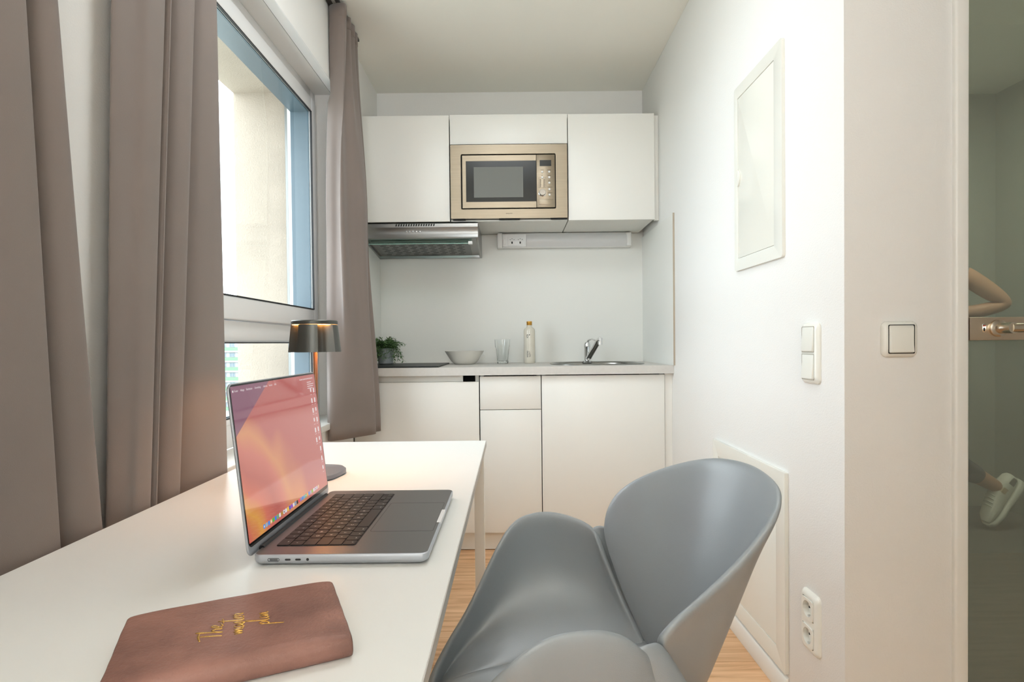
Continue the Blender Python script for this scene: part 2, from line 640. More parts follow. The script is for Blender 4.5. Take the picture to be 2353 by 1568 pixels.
# far apartment block, seen through the lower pane
def far_block():
    t = thing('apartment_block', 'distant pale apartment block with green balconies seen through the lower window pane', 'building', (-82, 165, -24))
    x0, x1, yf = -94., -72., 160.
    M().box(x0, x1, yf, yf + 12, -24, 5).build('facade_wall', MT['bwall'], t)
    fh = 2.78
    zt = .55
    win = None
    for k in range(9):
        zb = zt - k * fh
        M().box(x0 - .2, x1 + .2, yf - .5, yf, zb - .95, zb).build('balcony_band', MT['bgreen'], t)
        M().box(x0 - .2, x1 + .2, yf - .6, yf, zb - 1.35, zb - .95).build('floor_slab', MT['bwall'], t)
        for j in range(9):
            x = x0 + .6 + j * 2.4
            if win is None:
                q = M()
                q.box(0, 1.5, -.12, 0, .08, 1.35, 0)
                q.box(.08, .70, -.14, -.12, .16, 1.27, 1)
                q.box(.80, 1.42, -.14, -.12, .16, 1.27, 1)
                o = q.build('window', [MT['bwall'], MT['bwin']], t)
                win = o
                o.location = (x, yf, zb)
            else:
                o = bpy.data.objects.new('window', win.data)
                COL.objects.link(o)
                put(o, t)
                o.location = (x, yf, zb)
    M().box(x0 - .3, x1 + .3, yf - .6, yf + 12.2, 5, 5.4).build('roof', MT['bwall'], t)
far_block()
struct(box('ground_outside', (-400, -6, -200, 600, -24.3, -24), MT['bounce_ground']))

# ------------------------------------------------------------------ kitchen
def kitchen():
    DY = 2.774                                     # front plane of the base doors
    # plinth
    struct(box('trim_4', (-.77, XR, 2.82, 2.84, 0.004, .105), MT['cab']), 'white plinth board under the kitchen units')
    # fridge unit with recessed grip
    t = thing('base_cabinet', 'left white base unit under the hob, with a dark slot at its top right corner', 'cabinet', (-.46, 3.07, .1), 'white kitchen base units')
    m = M()
    m.box(-.77, -.163, 2.80, 3.37, .10, .118)
    m.box(-.77, -.752, 2.80, 3.37, .118, .868)
    m.box(-.181, -.163, 2.80, 3.37, .118, .868)
    m.box(-.752, -.181, 3.35, 3.37, .118, .868)
    m.build('body', MT['carcass'], t)
    box('door', (-.768, -.1625, DY, 2.793, .100, .8375), MT['cab'], t, .0012, 2)
    box('front_rail', (-.752, -.241, 2.795, 2.812, .838, .868), MT['cab'], t)
    lab(box('grip_slot', (-.241, -.181, 2.86, 2.88, .80, .868), MT['gap'], t), 'dark recess')
    # drawer unit
    t = thing('base_cabinet', 'narrow white base unit with one drawer above a door, middle of the kitchen', 'cabinet', (-.01, 3.07, .1), 'white kitchen base units')
    m = M()
    m.box(-.156, .139, 2.80, 3.37, .10, .118)
    m.box(-.156, -.138, 2.80, 3.37, .118, .868)
    m.box(.121, .139, 2.80, 3.37, .118, .868)
    m.box(-.138, .121, 3.35, 3.37, .118, .868)
    m.box(-.138, .121, 2.80, 3.35, .690, .706)
    m.box(-.156, .139, 2.80, 2.82, .868, .868)
    m.build('body', MT['carcass'], t)
    box('drawer', (-.1575, .1385, DY, 2.793, .7015, .8625), MT['cab'], t, .0012, 2)
    box('door', (-.1575, .1385, DY, 2.793, .100, .6985), MT['cab'], t, .0012, 2)
    # sink unit
    t = thing('base_cabinet', 'wide white base unit with one plain door under the sink', 'cabinet', (.44, 3.07, .1), 'white kitchen base units')
    m = M()
    m.box(.143, .739, 2.80, 3.37, .10, .118)
    m.box(.143, .161, 2.80, 3.37, .118, .868)
    m.box(.721, .739, 2.80, 3.37, .118, .868)
    m.box(.161, .721, 3.35, 3.37, .118, .868)
    m.build('body', MT['carcass'], t)
    box('door', (.1425, .7385, DY, 2.793, .100, .8635), MT['cab'], t, .0012, 2)
    struct(box('trim_5', (.7415, XR, 2.782, 2.80, .0, .868), MT['cab'], None, .001, 1), 'white filler strip between the sink unit and the wall')

    # worktop with a cut-out for the sink
    z0, z1, y0, y1 = .8695, .909, 2.748, YB
    cx, cy, rx, ry = .447, 3.05, .243, .205
    def sup(a, k=1., e=3.2):
        c_, s_ = math.cos(a), math.sin(a)
        r_ = (abs(c_) ** e + abs(s_) ** e) ** (-1 / e)
        return cx + k * rx * r_ * c_, cy + k * ry * r_ * s_
    m = M()
    bx0, bx1 = .16, .735
    N = 64
    inn, out = [], []
    angs = [2 * math.pi * i / N for i in range(N)]
    cor = [math.atan2(b - cy, a - cx) % (2 * math.pi) for a, b in ((bx1, y1), (bx0, y1), (bx0, y0), (bx1, y0))]
    for q in cor:
        i = min(range(N), key=lambda i: abs(angs[i] - q))
        angs[i] = q
    for a in angs:
        inn.append(sup(a, .96))
        c_, s_ = math.cos(a), math.sin(a)
        k = min((bx1 - cx) / c_ if c_ > 1e-9 else (bx0 - cx) / c_ if c_ < -1e-9 else 9e9, (y1 - cy) / s_ if s_ > 1e-9 else (y0 - cy) / s_ if s_ < -1e-9 else 9e9)
        out.append((cx + k * c_, cy + k * s_))
    m.loops([[(p[0], p[1], z0) for p in out], [(p[0], p[1], z1) for p in out], [(p[0], p[1], z1) for p in inn], [(p[0], p[1], z0) for p in inn], [(p[0], p[1], z0) for p in out]], False, False)
    m.box(XL, bx0, y0, y1, z0, z1)
    m.box(bx1, XR, y0, y1, z0, z1)
    wt = m.build('worktop', MT['worktop'], None, 0)
    tag(wt, 'pale grey laminate kitchen worktop running from wall to wall', 'worktop')

    # sink
    t = thing('kitchen_sink', 'inset oval stainless steel sink in the worktop', 'sink', (cx, cy, .909))
    m = M()
    prof = [(1.0, .9095), (1.0, .9125), (.985, .9145), (.955, .9145), (.93, .912), (.905, .905), (.88, .80), (.84, .785), (.5, .780), (.12, .778)]
    m.loops([[(*sup(a, k), z) for a in [2 * math.pi * i / 64 for i in range(64)]] for k, z in prof], False, True)
    m.build('basin', MT['sink'], t, 0, 2, 50, 0, 0, True, True)
    m = M().lathe([(.0, .7805), (.028, .7805), (.032, .779)], (cx, cy, 0), 20)
    m.build('drain', MT['chrome'], t)

    # tap
    fx, fy = .437, 3.235
    t = thing('kitchen_tap', 'chrome single lever mixer tap behind the sink', 'tap', (fx, fy, .909))
    m = M().lathe([(.027, .9095), (.027, .917), (.017, .921), (.0165, .992), (.018, .995), (.018, 1.012), (.013, 1.022), (0.002, 1.026)], (fx - .012, fy, 0), 24)
    m.build('tap_body', MT['chrome'], t)
    m = M().tube([(fx - .006, fy - .012, .935), (fx + .006, fy - .055, .965), (fx + .020, fy - .11, 1.002), (fx + .031, fy - .155, 1.032), (fx + .036, fy - .178, 1.040)], [.017, .0165, .016, .0165, .014], 14, 0, .8)
    m.tube([(fx + .034, fy - .168, 1.046), (fx + .036, fy - .170, 1.010)], [.013, .0125], 16)
    m.build('spout', MT['chrome'], t)
    m = M().tube([(fx - .012, fy, 1.018), (fx - .004, fy - .02, 1.036), (fx + .010, fy - .05, 1.040), (fx + .02, fy - .075, 1.034)], [.008, .008, .0075, .006], 10, 0, .6)
    m.build('lever', MT['chrome'], t)

    # splashback boards
    struct(box('trim_6', (XL + .008, XR - .008, YB - .008, YB, .909, 1.66), MT['splash']), 'pale grey splashback board on the back wall')
    struct(box('trim_7', (XR - .008, XR, 2.728, YB - .008, .909, 1.635), MT['splash']), 'pale grey splashback board on the right wall')
    struct(box('trim_11', (XR - .0083, XR, 2.7265, 2.728, .909, 1.6353), mat('beige_edge', (176, 164, 146), .6)), 'beige edge of the right splashback board')
    struct(box('trim_8', (XL, XL + .008, 2.78, YB - .008, .909, 1.655), MT['splash'], None, .001, 1), 'pale grey splashback board on the left wall')

    # hob
    t = thing('ceramic_hob', 'flat black glass hob under the extractor hood', 'hob', (-.56, 3.01, .909))
    m = M().prism(rrect(-.765, -.357, 2.768, 3.26, .004), 2, .9095, .9155)
    m.build('glass_plate', MT['hob'], t, .001, 2)

    # ---- wall units
    UY, ub, ut = 2.993, 1.661, 2.211
    grp = 'white kitchen wall units'
    t = thing('wall_cabinet', 'left white wall unit above the extractor hood', 'cabinet', (-.54, 3.18, ub), grp)
    m = M()
    m.box(-.77, -.318, 3.013, YB, ub + .002, ub + .018)
    m.box(-.77, -.318, 3.013, YB, ut - .02, ut - .004)
    m.box(-.77, -.754, 3.013, YB, ub + .018, ut - .02)
    m.box(-.334, -.318, 3.013, YB, ub + .018, ut - .02)
    m.build('body', MT['carcass'], t)
    box('door', (-.768, -.3165, UY, 3.012, ub, ut), MT['cab'], t, .0012, 2)
    t = thing('wall_cabinet', 'middle white wall unit with a short flap door over the microwave', 'cabinet', (-.006, 3.18, ub), grp)
    m = M()
    m.box(-.312, .2985, 3.013, YB, ub + .002, ub + .010)
    m.box(-.312, .2985, 3.013, YB, ut - .02, ut - .004)
    m.box(-.312, -.300, 3.013, YB, ub + .010, ut - .02)
    m.box(.2865, .2985, 3.013, YB, ub + .010, ut - .02)
    m.box(-.300, .2865, 3.013, YB, 2.058, 2.072)
    m.build('body', MT['carcass'], t)
    box('flap_door', (-.3115, .2985, UY, 3.012, 2.060, ut + .002), MT['cab'], t, .0012, 2)
    t = thing('wall_cabinet', 'right white wall unit beside the microwave', 'cabinet', (.53, 3.18, ub), grp)
    m = M()
    m.box(.3035, .748, 3.013, YB, ub + .002, ub + .018)
    m.box(.3035, .748, 3.013, YB, ut - .02, ut - .004)
    m.box(.3035, .3195, 3.013, YB, ub + .018, ut - .02)
    m.box(.732, .748, 3.013, YB, ub + .018, ut - .02)
    m.build('body', MT['carcass'], t)
    box('door', (.3025, .7515, UY, 3.012, ub, ut), MT['cab'], t, .0012, 2)
    struct(box('trim_9', (.7545, XR, 3.016, 3.034, ub, ut - .002), MT['cab'], None, .001, 1), 'white filler strip between the right wall unit and the wall')

    # ---- microwave
    t = thing('microwave', 'built-in brushed steel microwave oven in the middle wall unit', 'microwave', (-.006, 3.1, 1.672))
    def X(zx):
        return (1010 + zx / 7.353 - 1176.5 + 3.8) * 2.985 / 1332.
    def Z(zy, zx=1170):
        return 1.025 + (788 - (310 + zy / 7.353) - (1010 + zx / 7.353 - 1176.5) * .0105) * 2.985 / 1310.5
    fy = 2.985
    OX0, OX1, OZ0, OZ1 = -.3100, .2965, 1.673, 2.0545
    ix0, ix1, iz0, iz1 = X(358), X(1972), Z(1268), Z(350)
    m = ring_prism(rrect(OX0, OX1, OZ0, OZ1, .004), rrect(ix0, ix1, iz0, iz1, .006), 1, fy, fy + .022)
    m.build('frame', MT['steel'], t, .0008, 1)
    box('cavity', (ix0 - .01, ix1 + .01, fy + .018, fy + .30, iz0 - .01, iz1 - .0), MT['gap'], t)
    dx0, dx1, dz0, dz1 = X(382), X(1637), Z(1252), Z(374)
    wx0, wx1, wz0, wz1 = X(443), X(1637), Z(1150), Z(468)
    m = M()
    m.box(dx0, dx1, fy - .004, fy + .014, wz1, dz1)
    m.box(dx0, dx1, fy - .004, fy + .014, dz0, wz0)
    m.box(dx0, wx0, fy - .004, fy + .014, wz0, wz1)
    d = m.build('door', MT['steel'], t)
    lab(box('window', (wx0, wx1, fy - .003, fy + .012, wz0, wz1), MT['blackg'], d), 'black glass window')
    lab(box('mesh_screen', (X(577), X(1416), fy - .0036, fy - .003, Z(1076), Z(568)), MT['meshw'], d), 'grey mesh behind the glass')
    px0, px1 = X(1645), X(1957)
    p = box('control_panel', (px0, px1, fy - .004, fy + .014, dz0, dz1 + .001), MT['steel'], t, .001, 2)
    lab(box('display', (X(1700), X(1897), fy - .005, fy - .004, Z(562), Z(464)), MT['blackg'], p), 'black display')
    for zx, zy in ((1742, 655), (1742, 747), (1860, 653), (1860, 745), (1861, 837), (1863, 945), (1863, 1035)):
        b = M()
        b.lathe([(.0056, 0), (.0056, .003), (.0045, .0045), (.001, .005)], (0, 0, 0), 16)
        b.xf(Matrix.Translation((X(zx), fy - .004, Z(zy, zx))) @ Matrix.Rotation(R(90), 4, 'X'))
        b.build('button', MT['plast'], p)
    b = M().lathe([(.0195, 0), (.0195, .002), (.0172, .003), (.0165, .019), (.0155, .0205), (.001, .0205)], (0, 0, 0), 28)
    b.xf(Matrix.Translation((X(1742), fy - .004, Z(1005, 1742))) @ Matrix.Rotation(R(90), 4, 'X'))
    lab(b.build('knob', MT['chrome'], p), 'round silver knob')
    box('release_key', (X(1685), X(1925), fy - .0058, fy - .004, Z(1200, 1800), Z(1105, 1800)), MT['steel'], p, .001, 2)
    m = M()                                        # print too small to read: fine dark marks
    for zx, zy, wd in ((1742, 621, 62), (1860, 619, 62), (1740, 712, 30), (1860, 711, 66), (1862, 805, 42), (1870, 908, 88), (1870, 1003, 84)):
        n = max(3, int(wd / 9))
        for i in range(n):
            a = zx - wd / 2 + i * wd / n
            m.box(X(a), X(a + wd / n * .7), fy - .0043, fy - .004, Z(zy + 5, zx), Z(zy - 5, zx))
    for cx_ in (1712, 1778):
        for i in range(11):
            zz = 775 + i * 13
            m.box(X(cx_ - 17), X(cx_ + 15 - (i * 7) % 12), fy - .0043, fy - .004, Z(zz + 4, cx_), Z(zz - 3, cx_))
    for a, b_, c_, d_ in ((1680, 1805, 745, 749), (1680, 1805, 917, 921), (1680, 1684, 745, 921), (1801, 1805, 745, 921)):
        m.box(X(a), X(b_), fy - .0043, fy - .004, Z(d_, 1740), Z(c_, 1740))
    stuff(m.build('fine_print', MT['inksoft'], p))
    text_mesh('maker_name', 'exquisit', .0115, frame_mtx((X(1172), fy - .0004, Z(1342)), (1, 0, 0), (0, 0, 1)), MT['inksoft'], t, .0002, 'CENTER', .95)
    for a, b_ in ((-.30, -.235), (-.06, .05), (.21, .295)):
        box('foot_strip', (a, b_, fy + .006, fy + .02, 1.667, 1.6728), MT['gap'], t)

    # ---- extractor hood
    hx0, hx1 = -.772, -.171
    t = thing('extractor_hood', 'slim stainless extractor hood with a glass visor under the left wall unit', 'extractor hood', (-.47, 3.18, 1.526))
    m = M()
    m.prism([(3.010, 1.657), (2.996, 1.652), (2.996, 1.632), (3.004, 1.622), (3.006, 1.596), (3.000, 1.578), (3.012, 1.573), (3.02, 1.578), (3.352, 1.540), (3.352, 1.524), (3.374, 1.524), (3.374, 1.657)], 0, hx0, hx1)
    m.prism([(3.006, 1.575), (3.012, 1.566), (3.36, 1.524), (3.374, 1.524), (3.374, 1.55), (3.36, 1.545), (3.02, 1.580)], 0, hx1 - .012, hx1)
    m.prism([(3.006, 1.575), (3.012, 1.566), (3.36, 1.524), (3.374, 1.524), (3.374, 1.55), (3.36, 1.545), (3.02, 1.580)], 0, hx0, hx0 + .012)
    m.build('housing', MT['hood'], t, .0008, 1)
    sl = (1.540 - 1.578) / (3.352 - 3.02)
    def und(y, d=0.):
        return 1.578 + (y - 3.02) * sl - d
    m = M()
    m.prism([(3.05, und(3.05, .003)), (3.33, und(3.33, .003)), (3.33, und(3.33, -.002)), (3.05, und(3.05, -.002))], 0, -.745, -.225)
    flt = m.build('grease_filter', mat('filter_grey', (132, 134, 132), .4, .7), t)
    m = M()
    for r_ in range(9):
        y = 3.085 + r_ * .027
        for k in range(9):
            if r_ == 0 and k in (2, 6):
                continue
            x = -.715 + k * .052 + (.012 if r_ % 2 else 0)
            m.prism([(y, und(y, .0045)), (y + .006, und(y + .006, .0045)), (y + .006, und(y + .006, .002)), (y, und(y, .002))], 0, x, x + .030)
    stuff(m.build('filter_slots', mat('slot_dark', (88, 90, 90), .6), flt))
    m = M()
    for k in range(16):
        x = -.602 + k * .0131
        m.add([(x, 2.9955, 1.6385), (x + .007, 2.9955, 1.6385), (x + .010, 2.9955, 1.6505), (x + .003, 2.9955, 1.6505), (x, 2.997, 1.6385), (x + .007, 2.997, 1.6385), (x + .010, 2.997, 1.6505), (x + .003, 2.997, 1.6505)],
              [(0, 1, 2, 3), (7, 6, 5, 4), (0, 4, 5, 1), (1, 5, 6, 2), (2, 6, 7, 3), (3, 7, 4, 0)])
    stuff(m.build('vent_slots', MT['gap'], t))
    for k in range(5):
        b = M().lathe([(.0052, 0), (.0052, .004), (.004, .006), (.001, .0062)], (0, 0, 0), 16)
        b.xf(Matrix.Translation((-.548 + k * .0178, 3.0045, 1.611)) @ Matrix.Rotation(R(90), 4, 'X'))
        b.build('button', MT['chrome'], t)
    m = M()
    m.prism([(3.000, 1.573), (3.004, 1.573), (2.988, 1.546), (2.984, 1.547)], 0, hx0 + .01, -.205)
    v = m.build('glass_visor', MT['visor'], t)
    box('glass_edge', (hx0 + .01, -.205, 2.9838, 2.9885, 1.5435, 1.5465), mat('green_glass_edge', (150, 190, 178), .2), v)
    for x in (-.768, -.222):
        box('clip', (x, x + .022, 2.978, 3.004, 1.540, 1.556), MT['plast'], v, .003, 2)
    box('latch', (-.50, -.40, 3.345, 3.353, 1.522, 1.528), MT['hood'], t)

    # ---- under-cabinet light with sockets
    t = thing('cabinet_light', 'white strip light with two built-in sockets under the wall units', 'light', (.31, 3.34, 1.57))
    lx0, lx1, ly, lz0, lz1 = -.078, .697, 3.310, 1.574, 1.659
    box('housing', (lx0, lx1, ly + .014, YB - .008, lz0, lz1), MT['plast'], t, .003, 2)
    box('end_cap', (lx0, lx0 + .028, ly, ly + .02, lz0, lz1), MT['plast'], t, .003, 2)
    box('end_cap', (lx1 - .030, lx1, ly - .002, ly + .02, lz0 + .004, lz1 - .002), MT['plast'], t, .006, 3)
    mod = box('socket_module', (lx0 + .029, .088, ly + .001, ly + .02, lz0 + .006, lz1 - .008), MT['sock'], t, .002, 2)
    m = M()
    nseg = 8
    prof = [(ly + .014 - .016 * math.sin(math.pi * k / nseg), lz0 + .004 + (lz1 - lz0 - .008) * k / nseg) for k in range(nseg + 1)]
    m.prism(prof, 0, .089, lx1 - .030)
    lab(m.build('diffuser', MT['diff'], t), 'frosted grey diffuser')
    box('socket_plate', (-.018, .082, ly - .002, ly + .002, lz0 + .012, lz1 - .022), MT['sock'], mod, .002, 2)
    for cx_ in (.007, .054):
        m = ring_prism([(cx_ + .0195 * math.cos(R(a)), 1.6095 + .0195 * math.sin(R(a))) for a in range(0, 360, 15)], [(cx_ + .0175 * math.cos(R(a)), 1.6095 + .0175 * math.sin(R(a))) for a in range(0, 360, 15)], 1, ly - .0035, ly)
        s_ = m.build('socket', MT['sock'], mod)
    m = M()
    for cx_ in (.007, .054):
        m.box(cx_ - .004, cx_ + .004, ly - .0032, ly - .001, 1.596, 1.608)
        for a in (40, 90, 140):
            m.box(cx_ + .0145 * math.cos(R(a)) - .002, cx_ + .0145 * math.cos(R(a)) + .002, ly - .0032, ly - .001, 1.6095 + .0145 * math.sin(R(a)) - .0015, 1.6095 + .0145 * math.sin(R(a)) + .0015)
    m.build('contact', MT['ink'], mod)
    box('switch', (-.044, -.028, ly - .003, ly + .002, 1.592, 1.622), MT['sock'], mod, .002, 2)
kitchen()

# ------------------------------------------------------------------ things on the worktop
def worktop_things():
    zt = .9095
    # bowl
    m = M()
    c = (-.262, 3.155, zt)
    m.lathe([(.02, .002), (.050, .0), (.057, .003), (.072, .016), (.090, .044), (.107, .071), (.1085, .073), (.1065, .073), (.088, .045), (.070, .019), (.05, .009), (.001, .008)], c, 48, None, False, False)
    m.v.append((c[0], c[1], c[2] + .002))
    o = m.build('bowl', MT['ceramic'], None, 0, 2, 60)
    tag(o, 'matt white flared ceramic bowl beside the hob', 'bowl')
    # tumbler
    c = (-.053, 3.19, zt)
    t = thing('drinking_glass', 'clear faceted glass tumbler between the bowl and the bottle', 'glass', c)
    def facet(a, z):
        if z > .088:
            return 1.
        k = abs(math.cos(a * 4.5))
        return .93 + .07 * k
    prof = [(.030, .0), (.031, .004), (.0325, .03), (.037, .082), (.0385, .089), (.041, .094), (.0435, .135), (.0422, .135), (.0397, .095), (.035, .08), (.0305, .03), (.029, .016), (.001, .014)]
    M().lathe(prof, c, 54, facet, True, False).build('glass_wall', MT['tumb'], t, 0, 2, 40)
    M().lathe([(.028, .001), (.0295, .003), (.0290, .012), (.001, .0135)], c, 32).build('glass_base', MT['tumb'], t)
    # bottle
    c = (.0985, 3.215, zt)
    t = thing('stoneware_bottle', 'tall cream stoneware bottle with a golden cap', 'bottle', c)
    M().lathe([(.029, 0), (.0315, .003), (.0318, .02), (.0318, .178), (.030, .189), (.025, .196), (.0165, .201), (.0140, .205), (.0138, .216), (.012, .217)], c, 40).build('bottle_body', MT['bottle'], t, 0, 2, 50)
    M().lathe([(.0148, .213), (.0152, .214), (.0152, .226), (.0158, .228), (.0158, .232), (.0148, .2345), (.001, .2345)], c, 28).build('cap', MT['gold'], t, 0, 2, 40)
    # lettering wrapped on the glaze
    def wrap(o, r_):
        for v in o.data.vertices:
            a = v.co.x / r_
            rr = r_ + v.co.z
            v.co = Vector((c[0] + rr * math.sin(a), c[1] - rr * math.cos(a), v.co.y))
    T = Matrix.Translation
    o = text_mesh('numeral', '0', .030, T((-.0125, c[2] + .150, .0003)), MT['ink'], t, .0001, 'CENTER', .62)
    wrap(o, .0319)
    m = M().lathe([(.003, 0), (.003, .0003), (.0001, .0003)], (0, 0, 0), 14)
    m.xf(T((-.0005, c[2] + .1585, .0002)))
    o = m.build('degree_dot', MT['ink'], t)
    wrap(o, .0319)
    o = text_mesh('lettering', 'NOSTINO', .0088, T((-.0125, c[2] + .052, .0003)) @ Matrix.Rotation(R(90), 4, 'Z'), MT['ink'], t, .0001, 'CENTER', .92, 0, .0003)
    wrap(o, .0319)
    m = M()
    for xx, n0, n1 in ((-.0040, 0, 12), (.0, 0, 11), (.0040, 0, 6)):
        for k in range(n0, n1):
            if (k * 7 + int(xx * 1000)) % 6 == 4:
                continue
            y = c[2] + .035 + k * .0028
            m.box(xx - .0011, xx + .0011, y, y + .0019, .0001, .0003)
    o = stuff(m.build('fine_print', MT['ink'], t))
    wrap(o, .0319)
    # potted herb
    c = (-.693, 3.14, .9160)
    t = thing('potted_plant', 'small leafy green plant in a grey glass pot on the hob', 'plant', c)
    M().lathe([(.036, 0), (.040, .003), (.043, .05), (.046, .086), (.044, .086), (.041, .05), (.038, .074), (.001, .074)], c, 32).build('pot', MT['pot'], t, 0, 2, 40)
    M().lathe([(.040, .070), (.0405, .078), (.02, .081), (.001, .081)], c, 20).build('soil', MT['soil'], t)
    random.seed(12)
    stems, leaves, pale = M(), M(), M()
    for k in range(130):
        a = random.uniform(0, 2 * math.pi)
        rr = random.uniform(.25, 1)
        droop = random.random() < (.72 if math.sin(a) < .1 else .35)
        reach = random.uniform(.030, .075) * rr + .02
        p0 = Vector((c[0] + .022 * math.cos(a) * rr, c[1] + .022 * math.sin(a) * rr, c[2] + .075))
        top = random.uniform(.045, .100) * (1.15 - .4 * rr)
        p1 = p0 + Vector((math.cos(a) * reach * .5, math.sin(a) * reach * .5, top))
        p2 = p0 + Vector((math.cos(a) * reach * 1.05, math.sin(a) * reach * 1.05, top * .55 if not droop else random.uniform(-.065, .0)))
        path = []
        for i in range(9):
            u = i / 8
            p = p0 * (1 - u) ** 2 + p1 * 2 * u * (1 - u) + p2 * u * u
            p.z = max(p.z, c[2] + .006)
            p.y = min(p.y, 3.36)
            p.x = max(p.x, -.764)
            path.append(p)
        stems.tube(path, .0009, 4)
        for i in range(1, 9):
            for side in (-1, 1):
                p = path[i]
                d = (path[i] - path[i - 1]).normalized()
                l = (d.cross(Vector((random.uniform(-.3, .3), random.uniform(-.3, .3), 1))).normalized() * side + d * .8 + Vector((0, 0, random.uniform(-.2, .5)))).normalized()
                ln = random.uniform(.014, .025)
                wd = l.cross(Vector((random.uniform(-.5, .5), random.uniform(-.5, .5), 1))).normalized() * ln * .14
                q = [p, p + l * ln * .45 + wd, p + l * ln + Vector((0, 0, -.002)), p + l * ln * .45 - wd]
                for v in q:
                    v.x = max(v.x, -.765)
                    v.y = min(v.y, 3.364)
                    v.z = max(v.z, c[2] + .002)
                (leaves if random.random() < .75 else pale).add(q, [(0, 1, 2, 3)])
    stuff(stems.build('stems', MT['leaf'], t))
    stuff(leaves.build('leaves', MT['leaf'], t, smooth=False, normals=False))
    stuff(pale.build('pale_leaves', MT['leaf2'], t, smooth=False, normals=False))
worktop_things()

# ------------------------------------------------------------------ desk
DZ = .712
def desk():
    t = thing('desk', 'white desk with thin top and square metal legs in front of the window', 'desk', (-.39, 1.18, 0))
    x0, x1, y0, y1 = -.7065, -.0865, .22, 1.832
    m = M()
    m.box(x0, x1, y0, y1, DZ - .0185, DZ)
    top = m.build('desktop', MT['desk'], t, .0008, 1)
    m = M()
    m.box(x1 - .0005, x1 + .0012, y0, y1, DZ - .0183, DZ - .0006)
    lab(m.build('edge_band', MT['deskedge'], top), 'greyish edge band')
    s = .031
    for x in (x0 + .012, x1 - .037):
        for y in (y0 + .01, y1 - .036):
            box('leg', (x, x + s, y, y + s, .002, DZ - .0188), MT['white'], t, .0015, 2)
    m = M()
    for x in (x0 + .012, x1 - .037):
        m.box(x + .003, x + s - .003, y0 + .01 + s, y1 - .036, DZ - .045, DZ - .019)
    for y in (y0 + .01, y1 - .036):
        m.box(x0 + .012 + s, x1 - .037, y + .003, y + s - .003, DZ - .045, DZ - .019)
    m.build('apron_frame', MT['white'], t, .001, 1)
desk()

